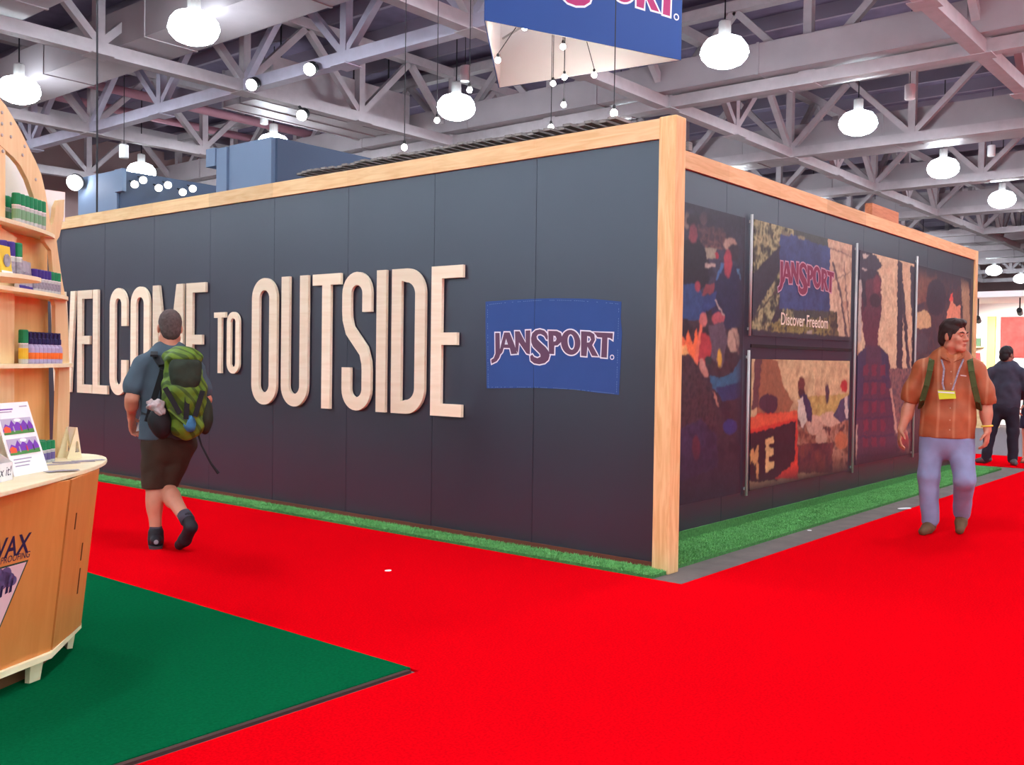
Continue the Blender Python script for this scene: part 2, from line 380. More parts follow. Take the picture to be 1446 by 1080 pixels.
# ---- artificial turf strips
def turf(name, x0, x1, y0, y1, dens, label, z=0.022, corner=None):
    r = thing(name, ((x0+x1)/2, (y0+y1)/2, 0), label, 'turf')
    if corner:
        cx, cy = corner; pl = [(x0, y0), (cx, y0), (cx, cy), (x1, cy), (x1, y1), (x0, y1)]
        MB().hexa([(x, y, 0) for x, y in pl], [(x, y, z) for x, y in pl]).build('backing', M_TURF, r)
    else: MB().box((x0, y0, 0), (x1, y1, z)).build('backing', M_TURF, r)
    n = int((x1-x0)*(y1-y0)*dens)
    bx = rng.uniform(x0, x1, n); by = rng.uniform(y0, y1, n); a = rng.uniform(0, 2*PI, n); hgt = rng.uniform(0.006, 0.020, n); wd = rng.uniform(0.003, 0.006, n)
    ln = rng.normal(0, 0.010, (n, 2))
    V = np.zeros((n, 3, 3)); ca, sa = np.cos(a)*wd, np.sin(a)*wd
    V[:, 0] = np.stack([bx-ca, by-sa, np.full(n, z-0.002)], 1); V[:, 1] = np.stack([bx+ca, by+sa, np.full(n, z-0.002)], 1)
    V[:, 2] = np.stack([bx+ln[:, 0], by+ln[:, 1], z+hgt], 1)
    if corner: V = V[~((bx > corner[0]-0.004) & (by < corner[1]+0.004))]; n = len(V)
    o = arr_mesh('grass_blades', V.reshape(-1, 3), np.arange(n*3).reshape(n, 3), M_BLADE, r, smooth=False); o['kind'] = 'stuff'
turf('turf_strip', XC+0.035, XW-0.012, 3.36, 12.9, 14000, 'narrow strip of green artificial turf along the lettered wall', corner=(5.730, 3.473))
turf('turf_strip', 5.90, 14.75, 3.40, YW-0.012, 12000, 'wider strip of green artificial turf below the photographs')
# upturned turf edge against the pictured wall
n = 9000
tr = thing('turf_border', (10, YW-0.03, 0), 'dark upturned turf border at the foot of the photographs', 'turf')
MB().box((5.87, YW-0.014, 0.0), (14.92, YW-0.001, 0.095)).build('backing', M_TURF, tr)

# ---- plywood letters
def st(w, h, r, i=0.0, n=12):
    """stadium-like rounded rectangle outline inset by i"""
    P = []; r = r-i
    for cx, cy, a0 in ((w-i-r, h-i-r, 0), (i+r, h-i-r, 90), (i+r, i+r, 180), (w-i-r, i+r, 270)):
        for k in range(n+1):
            t = math.radians(a0+90*k/n); P.append((cx+r*math.cos(t), cy+r*math.sin(t)))
    return P
def arc(cx, cy, r, a0, a1, n=14): return [(cx+r*math.cos(math.radians(a0+(a1-a0)*k/n)), cy+r*math.sin(math.radians(a0+(a1-a0)*k/n))) for k in range(n+1)]
def stroke(path, s):
    L, R = [], []
    for i, p in enumerate(path):
        a = path[max(i-1, 0)]; b = path[min(i+1, len(path)-1)]; dx, dy = b[0]-a[0], b[1]-a[1]; l = math.hypot(dx, dy)
        L.append((p[0]-dy/l*s/2, p[1]+dx/l*s/2)); R.append((p[0]+dy/l*s/2, p[1]-dx/l*s/2))
    return L+R[::-1]
def glyph(c, w, h, s):
    t = s*0.86
    if c == 'E':
        m0, m1, mw = 0.475*h, 0.475*h+t, w*0.84
        return [[(0,0),(w,0),(w,t),(s,t),(s,m0),(mw,m0),(mw,m1),(s,m1),(s,h-t),(w,h-t),(w,h),(0,h)]]
    if c == 'L': return [[(0,0),(w,0),(w,t),(s,t),(s,h),(0,h)]]
    if c == 'I': return [[(0,0),(s,0),(s,h),(0,h)]]
    if c == 'T': c0 = w/2; return [[(c0-s/2,0),(c0+s/2,0),(c0+s/2,h-t),(w,h-t),(w,h),(0,h),(0,h-t),(c0-s/2,h-t)]]
    if c == 'O': return [st(w, h, w/2), st(w, h, w/2, s)]
    if c == 'D': return [[(0,0)]+arc(w*0.45, w*0.55, w*0.55, 270, 360)+arc(w*0.45, h-w*0.55, w*0.55, 0, 90)+[(0,h)],
                         [(s,t)]+arc(w*0.45, w*0.55, w*0.55-s, 270, 360)+arc(w*0.45, h-w*0.55, w*0.55-s, 0, 90)+[(s,h-t)]]
    r = w/2; ri = r-s
    if c == 'U': return [[(0,h)]+arc(r, r, r, 180, 360)+[(w,h),(w-s,h)]+arc(r, r, ri, 360, 180)+[(s,h)]]
    if c == 'C': return [[(w, h*0.645)]+arc(r, h-r, r, 0, 180)+arc(r, r, r, 180, 360)+[(w, h*0.33),(w-s, h*0.33)]+arc(r, r, ri, 360, 180)+arc(r, h-r, ri, 180, 0)+[(w-s, h*0.645)]]
    if c == 'S':
        q = r-s/2
        P = [(w-s/2, h*0.71), (w-s/2, h*0.78)]+arc(r, h-r, q, 0, 180)+[(s/2, h*0.72), (s/2+0.006, h*0.66)]
        P += [(s/2+0.04, h*0.58), (w-s/2-0.04, h*0.43), (w-s/2-0.006, h*0.35), (w-s/2, h*0.29)]+arc(r, r, q, 0, -180)+[(s/2, h*0.22), (s/2, h*0.31)]
        return [stroke(P, s)]
    if c == 'M':
        k = s*0.95; c0 = w/2
        return [[(0,0),(k,0),(k,h*0.62),(c0-k*0.42,0),(c0+k*0.42,0),(w-k,h*0.62),(w-k,0),(w,0),(w,h),(w-k*1.12,h),(c0,h*0.30),(k*1.12,h),(0,h)]]
    if c == 'W':
        k = s*0.95; a = w*0.27; b = w*0.73; c0 = w/2
        return [[(0,h),(k,h),(a,h*0.33),(c0-k*0.45,h),(c0+k*0.45,h),(b,h*0.33),(w-k,h),(w,h),(b+k*0.55,0),(b-k*0.5,0),(c0,h*0.62),(a+k*0.5,0),(a-k*0.55,0)]]
words = [('W', 12.06, 0.62, 'WELCOME', 'first letter W'), ('E', 11.385, 0.345, 'WELCOME', 'letter E standing between W and L'), ('L', 11.02, 0.33, 'WELCOME', 'letter L'), ('C', 10.64, 0.37, 'WELCOME', 'letter C'),
         ('O', 10.19, 0.385, 'WELCOME', 'letter O'), ('M', 9.74, 0.58, 'WELCOME', 'letter M'), ('E', 9.10, 0.345, 'WELCOME', 'closing letter E'),
         ('O', 7.975, 0.385, 'OUTSIDE', 'opening letter O'), ('U', 7.52, 0.385, 'OUTSIDE', 'letter U'), ('T', 7.07, 0.38, 'OUTSIDE', 'tall letter T'),
         ('S', 6.665, 0.375, 'OUTSIDE', 'letter S'), ('I', 6.225, 0.12, 'OUTSIDE', 'letter I'), ('D', 6.04, 0.39, 'OUTSIDE', 'letter D'), ('E', 5.58, 0.34, 'OUTSIDE', 'closing letter E')]
LU, LV, LW = (0,-1,0), (0,0,1), (-1,0,0)
for c, y, wd, word, desc in words:
    mb = MB(); place2d(mb, curve_mesh(glyph(c, wd, 1.2, 0.115), depth=0.014), (XW-0.024, y, 0.96), LU, LV, LW)
    tag(mb.build('wooden_letter', M_PLYL, origin=(XW-0.024, y, 0.96)), 'plywood %s of the word %s on the dark wall' % (desc, word), 'letter')
for c, y, wd in (('T', 8.605, 0.195), ('O', 8.385, 0.205)):
    mb = MB(); place2d(mb, curve_mesh(glyph(c, wd, 0.605, 0.062), depth=0.012), (XW-0.024, y, 1.245), LU, LV, LW)
    tag(mb.build('wooden_letter', M_PLYL, origin=(XW-0.024, y, 1.245)), 'small plywood letter %s of the short word TO on the dark wall' % c, 'letter')

# ---- the logo (traced once on the wall patch, reused on the poster banner and the hanging sign)
def ell_pts(cx, cy, rx, ry, rot=0, n=28):
    cr, sr = math.cos(math.radians(rot)), math.sin(math.radians(rot))
    return [(cx+rx*math.cos(2*PI*k/n)*cr-ry*math.sin(2*PI*k/n)*sr, cy+rx*math.cos(2*PI*k/n)*sr+ry*math.sin(2*PI*k/n)*cr) for k in range(n)]
LOGO_PX = {
 'J': [[(178,420),(216,420),(218,555),(226,588),(212,630),(190,660),(148,680),(144,648),(166,634),(180,596)]],
 'A': [[(254,416),(300,416),(334,500),(366,596),(314,600),(302,548),(250,546),(240,582),(224,602),(218,560),(228,520)], [(258,518),(270,468),(286,518)]],
 'N': [[(345,406),(384,406),(436,505),(436,400),(476,398),(472,602),(444,594),(380,500),(372,592),(350,560)]],
 'S': [[(622,478),(612,476),(594,446),(566,430),(542,432),(528,450),(534,474),(566,506),(604,540),(632,578),(640,612),(628,650),(598,676),(552,686),(508,678),(478,654),(474,618),(492,602),(508,624),(536,634),(562,622),(560,598),(530,568),(498,536),(484,500),(482,464),(492,424),(520,398),(556,390),(594,400),(616,424),(624,450)]],
 'P': [[(628,402),(700,404),(734,420),(746,456),(736,498),(706,526),(680,528),(678,600),(634,598)], [(672,442),(690,448),(698,470),(690,490),(672,494)]],
 'O': [ell_pts(818,500,82,106,-6), ell_pts(822,497,30,66,-6)],
 'R': [[(906,406),(982,410),(1018,432),(1024,478),(1000,524),(1052,618),(1000,614),(960,536),(952,618),(906,614)], [(958,446),(982,452),(990,478),(976,500),(956,502)]],
 'T': [[(1012,414),(1176,422),(1172,478),(1152,464),(1130,460),(1124,630),(1076,626),(1084,460),(1044,456),(1034,440)]],
}
def lg(zx, zy): P = on_x(670+zx/6, 400+zy/6, XW); return (5.0-P[1], P[2]-1.53)     # metres on the patch
LOGO = {k: [[lg(*q) for q in poly] for poly in v] for k, v in LOGO_PX.items()}
REG = [lg(*q) for q in ell_pts(1168, 626, 15, 18)]
def band(mb, poly, wd, o, U, V, W, lift, sc=1.0, closed=True, mi=0):
    """a flat line of half width wd along a polygon, rounded at its corners"""
    o, U, V, W = [Vector(q) for q in (o, U, V, W)]
    n = len(poly)
    for i in range(n if closed else n-1):
        a = Vector(poly[i]).to_2d(); b = Vector(poly[(i+1) % n]).to_2d(); d = b-a
        if d.length < 1e-6: continue
        p = Vector((-d.y, d.x))/d.length*wd
        mb.add([o+U*q.x*sc+V*q.y*sc+W*lift for q in (a-p, b-p, b+p, a+p)], [(0,1,2,3)], mi)
        mb.add([o+U*(b.x+wd*math.cos(PI*k/4))*sc+V*(b.y+wd*math.sin(PI*k/4))*sc+W*lift for k in range(8)], [tuple(range(8))], mi)
def ring2d(mb, poly, wd, o, U, V, W, lift, sc):
    """a flat mitred ring of half width wd along a closed polygon"""
    o, U, V, W = [Vector(q) for q in (o, U, V, W)]; n = len(poly); A = []; B = []
    for i in range(n):
        p = Vector(poly[i]); a = (p-Vector(poly[i-1])).normalized(); b = (Vector(poly[(i+1) % n])-p).normalized()
        n1 = Vector((-a.y, a.x)); n2 = Vector((-b.y, b.x)); m = n1+n2
        m = n1 if m.length < 1e-4 else m.normalized(); k = wd/max(0.55, m.dot(n1))
        A.append(p+m*k); B.append(p-m*k)
    for i in range(n):
        j = (i+1) % n
        mb.add([o+U*q.x*sc+V*q.y*sc+W*lift for q in (A[i], A[j], B[j], B[i])], [(0,1,2,3)])
def put_logo(parent, o, U, V, W, sc, m_fill, m_line, lift=0.002, wd=0.0095, reg=True):
    mb = MB()
    k = 0
    for polys in LOGO.values():
        for P in polys: ring2d(mb, P, wd, o, U, V, W, lift+k*4e-5, sc); k += 1
    if reg: ring2d(mb, REG, 0.0035, o, U, V, W, lift+k*4e-5, sc)
    mb.build('lettering_outline', m_line, parent)
    mb_k = []
    for k, polys in LOGO.items():
        mb = MB(); VF = curve_mesh([[(x*sc, y*sc) for x, y in P] for P in polys]); place2d(mb, VF, o, U, V, W, 0, lift+0.0008+0.00006*len(mb_k)); mb_k.append(k)
        mb.build('lettering', m_fill, parent)
M_BLUE = mat('patch_blue', srgb(46, 80, 144), 0.6, spec=0.25, var=(4, 0.05))
M_SIGNB = mat('sign_blue', srgb(46, 80, 146), 0.6, spec=0.2)
M_MAROON = mat('logo_maroon', srgb(98, 70, 96), 0.6)
M_MAROON2 = mat('logo_maroon_bright', srgb(176, 48, 110), 0.6)
M_LWHITE = mat('logo_white', srgb(232, 236, 246), 0.6)
patch = thing('logo_patch', (XW, 4.4, 1.2), 'blue denim-like patch with the outlined maroon logo printed on the dark wall', 'logo patch')
PO = [(95,155),(300,141),(520,130),(700,126),(1000,131),(1245,155),(1240,300),(1250,420),(1237,700),(1225,945),(1050,928),(850,900),(522,886),(250,889),(105,890),(100,600),(95,400)]
pp = [lg(*q) for q in PO]; ys = 5.0-(3.50+SEAM)
def clip(poly, u, keep_left):
    out = []
    for i in range(len(poly)):
        a, b = poly[i], poly[(i+1) % len(poly)]; ia = (a[0] <= u) == keep_left; ib = (b[0] <= u) == keep_left
        if ia: out.append(a)
        if ia != ib: t = (u-a[0])/(b[0]-a[0]); out.append((u, a[1]+t*(b[1]-a[1])))
    return out
PA_O = (XW, 5.0, 1.53)
for kl, u in ((True, ys-0.002), (False, ys+0.002)):
    MB().prism(clip(pp, u, kl), PA_O, LU, LV, LW, -0.001, 0.002).build('cloth', M_BLUE, patch)
put_logo(patch, PA_O, LU, LV, LW, 1.0, M_MAROON, M_LWHITE, lift=0.0028)
mb = MB()
for A, B, k in (((115,880),(1190,935),70), ((112,180),(1225,175),70), ((112,180),(118,880),36), ((1225,190),(1205,930),36)):
    for i in range(k):
        if random.random() < 0.25: continue
        t0, t1 = (i+0.1)/k, (i+0.62)/k
        bow = lambda t: (-34*math.sin(PI*t) if k == 70 and A[1] < 300 else (-22*math.sin(PI*t) if k == 70 else 0))
        q0 = lg(A[0]+(B[0]-A[0])*t0, A[1]+(B[1]-A[1])*t0+bow(t0)); q1 = lg(A[0]+(B[0]-A[0])*t1, A[1]+(B[1]-A[1])*t1+bow(t1))
        band(mb, [q0, q1], 0.0014, PA_O, LU, LV, LW, 0.0026, closed=False)
s_ = tag(mb.build('stitching', mat('stitch', srgb(120, 150, 200), 0.7), patch), kind='stuff')

# ---- hanging triangular sign
ZS = 5.45
SA, SB, SC = [on_z(x, y, ZS) for x, y in ((685, 29), (705, 124), (961, 85))]
sign = thing('hanging_sign', (SA+SB+SC)/3, 'triangular blue fabric sign with white inside hanging above the exhibit', 'sign')
M_SIGNW = mat('sign_white', srgb(240, 236, 236), 0.7)
SH = 1.35
for a, b, nm in ((SA, SC, 'blue_face'), (SC, SB, 'blue_face'), (SB, SA, 'blue_face')):
    A_, B_ = Vector(a), Vector(b); d = (B_-A_).normalized(); out = Vector((d.y, -d.x, 0))
    cen = (Vector(SA)+Vector(SB)+Vector(SC))/3
    if out.dot(A_-cen) < 0: out = -out
    MB().prism([(0,0),((B_-A_).length,0),((B_-A_).length,SH),(0,SH)], A_, d, (0,0,1), out, 0.0, 0.012).build(nm, M_SIGNB, sign)
    MB().prism([(0,0.001),((B_-A_).length,0.001),((B_-A_).length,SH),(0,SH)], A_, d, (0,0,1), out, -0.014, -0.001).build('white_lining', M_SIGNW, sign)
    if nm == 'blue_face' and a is SA:
        # fit the logo from the visible S bottom and the R mark
        nrm = np.array(out); P0 = np.array(A_)+nrm*0.012
        def onf(x, y): dd = ray(x, y); t = ((P0-CC)@nrm)/(dd@nrm); P = CC+dd*t; return (P-P0)@np.array(d), P[2]-ZS
        s0 = onf(813, 9); r0 = onf(955, 19); uS, uR = lg(552, 690), lg(1168, 626)
        sc = (r0[0]-s0[0])/(uR[0]-uS[0]); oo = Vector(P0)+d*(s0[0]-uS[0]*sc)+Vector((0,0,1))*(s0[1]-uS[1]*sc)
        put_logo(sign, oo, d, (0,0,1), out, sc, M_MAROON2, M_LWHITE, lift=0.003, wd=0.0105)
cen = (SA+SB+SC)/3
for P in (SA, SB, SC):
    q = cen+(P-cen)*0.94
    MB().tube([(q[0], q[1], ZS+SH-0.01), (q[0], q[1], 9.57 if 8.4 < q[0] < 11.1 else 12.597)], 0.008, 6).build('hanging_wire', M_CABLE, sign)
    MB().tube([(q[0], q[1], ZS+0.7), (cen[0], cen[1], ZS+0.7)], 0.018, 6).build('frame_tube', M_METAL, sign)

# ---- pendant bulbs
def pendant(px, py, dep, top, label, group, r=0.036, slant=None):
    P = at_depth(px, py, dep); x, y, z = P
    t = thing('pendant_bulb', P, label, 'light bulb', group)
    MB().lathe(P, [(0.004,-r)]+[(r*math.sin(a), -r*math.cos(a)) for a in [PI*k/8 for k in range(1, 7)]]+[(r*0.45, r*0.98)], 12).build('bulb', M_BULB, t, smooth=True)
    MB().lathe(P, [(0.016, r*0.9), (0.018, r+0.035), (0.008, r+0.05)], 10).build('socket', M_BLACK, t)
    e = slant if slant is not None else (x, y, top)
    MB().tube([(x, y, z+r+0.045), e], 0.0055, 5).build('cord', M_CABLE, t)
ud = SC-SA; ud[2] = 0; uL = np.linalg.norm(ud); ud /= uL; un = np.array([-ud[1], ud[0], 0]); un = un if un@(SB-SA) > 0 else -un; uH = (SB-SA)@un; uB = (SB-SA)@ud
BARZ = ZS+0.7
def bar_hit(x, y, off): dd = ray(x, y); return CC+dd*(((SA+un*off-CC)@un)/(dd@un))
for off in (0.25, 0.6, 0.95):       # bulb bars fixed between the sign's other two faces
    q0, q1 = SA+un*off+ud*(uB*off/uH+0.01), SA+un*off+ud*(uL-(uL-uB)*off/uH-0.01)
    MB().tube([(q0[0], q0[1], BARZ), (q1[0], q1[1], BARZ)], 0.014, 6).build('bulb_bar', M_METAL, sign)
for px, py, off, sl in ((741, 39, 0.25, None), (703, 85, 0.6, (732, 38)), (781, 118, 0.95, None), (797, 109, 0.6, None), (839, 106, 0.6, (827, 58)), (796, 148, 0.95, None), (778, 180, 0.25, None), (795, 66, 0.25, None)):
    Pb = bar_hit(px, py, off); slp = None
    if sl: Q = bar_hit(sl[0], sl[1], off); slp = tuple(Pb+(Q-Pb)*(BARZ-Pb[2])/(Q[2]-Pb[2]))
    pendant(px, py, (Pb-CC)@CF, BARZ+0.02, 'small round glowing bulb on a cord below the triangular sign', 'pendant bulbs below the hanging sign', slant=slp)
for px, py, dep in ((867, 160, 9.6), (663, 127, 13), (617, 170, 13), (571, 208, 12)):
    pendant(px, py, dep, 9.549 if px in (663, 617, 571) else 12.597, 'small round glowing bulb on a long cord above the lettered wall', 'pendant bulbs above the lettered wall')
P = at_depth(866, 166, 9.6)
tag(MB().tube([tuple(P), (P[0], P[1], 3.0)], 0.008, 6).build('hanging_cable', M_CABLE, origin=tuple(P)), 'black cable dropping behind the corner post end of the lettered wall', 'cable')
P0 = on_x(137, 302, 5.95)
tag(MB().tube([(P0[0], P0[1], 0.0), (P0[0], P0[1], 2.95), (P0[0]-0.02, P0[1]+0.02, 12.597)], 0.011, 6).build('hanging_cable', M_CABLE, origin=(P0[0], P0[1], 2.95)), 'long thin black cable rising to the roof behind the word WELCOME', 'cable')

# ---- slatted canopy inside the booth, just above the rail
cn = thing('slatted_canopy', (7.2, 6.2, 3.24), 'weathered grey slatted canopy peeping over the lettered wall', 'canopy')
M_SLAT = mat('slat_grey', srgb(150, 142, 138), 0.8, wood=(srgb(118, 112, 112), 0, 2.0))
sl0 = None
for i in range(38):
    y = 4.25+i*0.103
    if sl0 is None: sl0 = MB().box((6.32, -0.036, 0), (7.5, 0.036, 0.022)).build('slat', M_SLAT, cn, local=True); s = sl0
    else: s = sl0.copy(); COL.objects.link(s); s.parent = cn
    s.location = (-7.2+random.uniform(-0.04, 0.04), y-6.2, random.uniform(-0.004, 0.004)+0.02)
for x in (6.6, 7.35): MB().box((x-0.03, 4.15, 3.19), (x+0.03, 8.2, 3.262)).build('beam', M_SLAT, cn)
for x in (6.6, 7.35):
    for y in (4.3, 8.1): MB().box((x-0.04, y-0.04, 0), (x+0.04, y+0.04, 3.20)).build('post', M_SLAT, cn)
# orange timber end above the photographs
bx = thing('timber_frame', (14.3, 4.9, 0), 'orange timber frame end showing above the rail of the pictured wall', 'timber frame')
MB().box((13.75, 4.9, 3.42), (14.85, 5.0, 3.66)).build('beam', mat('timber_orange', srgb(206, 128, 88), 0.6, wood=(srgb(186, 108, 72), 0, 2.0)), bx)
for x in (13.8, 14.75): MB().box((x, 4.9, 0), (x+0.09, 5.0, 3.42)).build('post', MATS['timber_orange'], bx)

# ---- printed photographs on the pictured wall
def hashn(ix, iy, s): 
    v = np.sin(ix*127.1+iy*311.7+s*74.7)*43758.5453; return v-np.floor(v)
def vnoise(x, y, s=0):
    ix, iy = np.floor(x), np.floor(y); fx, fy = x-ix, y-iy; fx = fx*fx*(3-2*fx); fy = fy*fy*(3-2*fy)
    a, b, c, d = hashn(ix, iy, s), hashn(ix+1, iy, s), hashn(ix, iy+1, s), hashn(ix+1, iy+1, s)
    return (a*(1-fx)+b*fx)*(1-fy)+(c*(1-fx)+d*fx)*fy
def fbm(x, y, s=0): return 0.5*vnoise(x, y, s)+0.3*vnoise(x*2.1, y*2.1, s+1)+0.2*vnoise(x*4.3, y*4.3, s+2)
def inpoly(X, Y, P):
    r = np.zeros(X.shape, bool); n = len(P)
    for i in range(n):
        x0, y0 = P[i]; x1, y1 = P[(i+1) % n]
        if y0 == y1: continue
        c = ((Y < y0) != (Y < y1)) & (X < (x1-x0)*(Y-y0)/(y1-y0)+x0); r ^= c
    return r
def art(name, x0, x1, z0, z1, ops, label, base, cell=0.0088, thick=0.006, mute=0.86):
    nx, nz = int((x1-x0)/cell), int((z1-z0)/cell)
    gx = np.linspace(x0, x1, nx+1); gz = np.linspace(z0, z1, nz+1); GX, GZ = np.meshgrid(gx, gz)
    P = np.stack([GX, np.full_like(GX, YW-thick), GZ], -1); X, Y = to_px(P)
    X = X+1.8*(fbm(GX*9, GZ*9, 70)-0.5)+2.0*(vnoise(GX*31, GZ*31, 71)-0.5); Y = Y+2.6*(fbm(GX*8+9, GZ*8, 72)-0.5)+2.6*(vnoise(GX*29, GZ*29, 73)-0.5)
    Cc = np.empty(GX.shape+(3,)); Cc[:] = srgb(*base)
    for op in ops:
        k = op[0]
        if k == 'p': m = inpoly(X, Y, op[2]).astype(float); col = np.array(srgb(*op[1]))
        elif k == 'e':
            cx, cy, rx, ry = op[2]; rot = math.radians(op[3]) if len(op) > 3 else 0
            dx, dy = X-cx, Y-cy; u = dx*math.cos(rot)+dy*math.sin(rot); v = -dx*math.sin(rot)+dy*math.cos(rot)
            m = np.clip((1.0-np.sqrt((u/rx)**2+(v/ry)**2))*min(rx, ry)*0.8+0.5, 0, 1); col = np.array(srgb(*op[1]))
        elif k == 'l':
            m = np.zeros(X.shape); pts = op[2]; wdt = op[3]
            for (ax, ay), (bx_, by_) in zip(pts[:-1], pts[1:]):
                t = np.clip(((X-ax)*(bx_-ax)+(Y-ay)*(by_-ay))/((bx_-ax)**2+(by_-ay)**2), 0, 1)
                m = np.maximum(m, np.clip((wdt-np.hypot(X-ax-t*(bx_-ax), Y-ay-t*(by_-ay)))*1.2+0.5, 0, 1))
            col = np.array(srgb(*op[1]))
        elif k == 'n':      # speckle: ('n', [colours], polygon, scale, seed)
            m = inpoly(X, Y, op[2]).astype(float); nn = np.clip((fbm(GX*op[3], GZ*op[3], op[4])-0.28)/0.44, 0, 0.999); cs = np.array([srgb(*c) for c in op[1]])
            t = nn*(len(cs)-1); i0 = t.astype(int); fr = (t-i0)[..., None]; col = cs[i0]*(1-fr)+cs[np.minimum(i0+1, len(cs)-1)]*fr
        elif k == 'fade':   # fade to the panel colour towards the rim of the print: ('fade', col, xa, xb, za, zb widths)
            l, r_, b_, t_ = op[2]; m = np.zeros(X.shape)
            if l: m = np.maximum(m, np.clip(1-(GX-x0)/l, 0, 1))
            if r_: m = np.maximum(m, np.clip(1-(x1-GX)/r_, 0, 1))
            if b_: m = np.maximum(m, np.clip(1-(GZ-z0)/b_, 0, 1))
            if t_: m = np.maximum(m, np.clip(1-(z1-GZ)/t_, 0, 1))
            col = np.array(srgb(*op[1]))
        al = (op[5] if k == 'n' and len(op) > 5 else 1.0)
        m = (m*al)[..., None]; Cc = Cc*(1-m)+col*m
    for _ in range(1):
        Cp = np.pad(Cc, ((1,1),(1,1),(0,0)), 'edge'); Cc = (Cp[1:-1,1:-1]*2+Cp[:-2,1:-1]+Cp[2:,1:-1]+Cp[1:-1,:-2]+Cp[1:-1,2:])/6
    Cc = Cc*mute+np.array(srgb(46, 44, 58))*(1-mute)
    Cc *= (0.62+0.50*fbm(GX*17, GZ*17, 9)+0.22*vnoise(GX*60, GZ*60, 15))[..., None]
    idx = np.arange((nx+1)*(nz+1)).reshape(nz+1, nx+1)
    Q = np.stack([idx[:-1, :-1], idx[:-1, 1:], idx[1:, 1:], idx[1:, :-1]], -1).reshape(-1, 4)
    V = P.reshape(-1, 3); nV = len(V)
    # rim so that the print is a thin sheet
    rim = np.concatenate([idx[0, :], idx[1:, -1], idx[-1, -2::-1], idx[-2:0:-1, 0]]); back = V[rim].copy(); back[:, 1] = YW+0.001
    k = len(rim); R4 = np.stack([np.arange(k)+nV, (np.arange(k)+1) % k+nV, rim[(np.arange(k)+1) % k], rim], -1)
    cols = np.concatenate([Cc.reshape(-1, 3), Cc.reshape(-1, 3)[rim]])
    root = thing(name, ((x0+x1)/2, YW, z0), label, 'photograph')
    arr_mesh('print', np.concatenate([V, back]), np.concatenate([Q, R4]), mat('print_ink', attr=True, rough=0.45, spec=0.35), root, smooth=False, cols=cols)
    return root
DK = (42, 40, 56)
# P1 camp-fire group
art('photo_print', 6.0, 7.80, 0.30, 2.66, [
 ('n', [(40,42,58),(58,62,84),(48,50,66)], [(900,200),(1100,200),(1100,420),(900,420)], 6, 1),
 ('n', [(40,30,42),(64,50,58),(48,36,52)], [(900,420),(1100,420),(1100,800),(900,800)], 6, 2),
 ('n', [(60,50,60),(120,84,84),(70,56,66)], [(985,318),(1022,322),(1030,352),(1000,352),(988,340)], 16, 3),
 ('e', (120,90,92), (994,308,5,10)), ('e', (170,150,140), (970,312,4,12)),
 ('p', (32,32,46), [(940,345),(978,336),(990,340),(1000,362),(1001,400),(985,412),(940,412)]), ('e', (44,36,48), (978,312,8,10)), ('e', (150,76,88), (979,330,6,14)),
 ('p', (150,148,130), [(996,350),(1012,350),(1012,364),(998,366)]), ('p', (176,160,150), [(996,372),(1010,372),(1010,377),(996,377)]), ('p', (170,50,70), [(1010,356),(1014,356),(1015,366),(1010,366)]),
 ('p', (36,42,74), [(1014,386),(1024,374),(1046,376),(1050,420),(1048,462),(1022,466),(1004,440),(1008,404)]), ('p', (66,110,160), [(1018,372),(1023,372),(1014,396),(1011,396)]), ('p', (90,140,180), [(1040,378),(1045,380),(1047,396),(1045,394)]),
 ('e', (196,164,146), (1031,344,9,9)), ('e', (52,44,58), (1036,356,8,12)), ('e', (156,62,78), (1028,372,6,20)),
 ('p', (44,74,124), [(940,400),(985,402),(998,425),(996,450),(975,452),(940,440)]), ('e', (150,60,74), (985,405,4,8)), ('p', (130,64,74), [(996,402),(1010,400),(1008,412),(992,418)]),
 ('p', (40,66,120), [(994,420),(1012,410),(1010,432),(990,446)]), ('e', (170,84,92), (1014,450,9,9)), ('e', (190,110,104), (993,452,6,10)), ('p', (90,78,92), [(1000,460),(1020,455),(1028,480),(1020,520),(1004,505)]),
 ('l', (200,180,170), [(1011,424),(1022,446)], 0.8),
 ('e', (176,150,132), (1036,480,9,17)), ('l', (120,90,84), [(1036,470),(1043,500)], 0.8),
 ('e', (170,56,62), (992,492,12,22)), ('p', (240,120,70), [(958,470),(968,480),(972,466),(978,486),(984,462),(986,500),(978,530),(955,530)]), ('p', (250,190,120), [(962,490),(968,486),(972,500),(966,515),(960,512)]), ('l', (232,120,90), [(990,460),(984,500),(981,540)], 2.2),
 ('e', (212,172,66), (1016,506,3.2,12)), ('e', (36,56,56), (1000,508,5,6)), ('e', (186,130,116), (994,522,5,11), -25), ('p', (190,140,128), [(988,508),(992,506),(998,520),(994,524)]),
 ('p', (44,100,134), [(1001,530),(1018,534),(1034,526),(1048,504),(1048,552),(1022,560),(1006,548)]),
 ('p', (38,58,100), [(1010,548),(1048,540),(1048,562),(1020,566)]),
 ('n', [(42,32,42),(74,56,62),(50,38,50)], [(940,500),(975,500),(1000,540),(1012,590),(1005,615),(940,640)], 20, 5), ('p', (176,124,108), [(1006,552),(1012,560),(1016,576),(1012,574)]),
 ('n', [(40,34,60),(62,54,86),(44,38,64)], [(955,608),(990,592),(1012,615),(1014,660),(960,680)], 8, 6), ('e', (96,44,58), (983,632,6,18)), ('e', (48,56,116), (1031,603,10,11)),
 ('fade', DK, (0, 0.14, 0.55, 0.35)),
 ], 'dark printed photograph of people sitting around a camp fire', (52,54,72), mute=0.88)
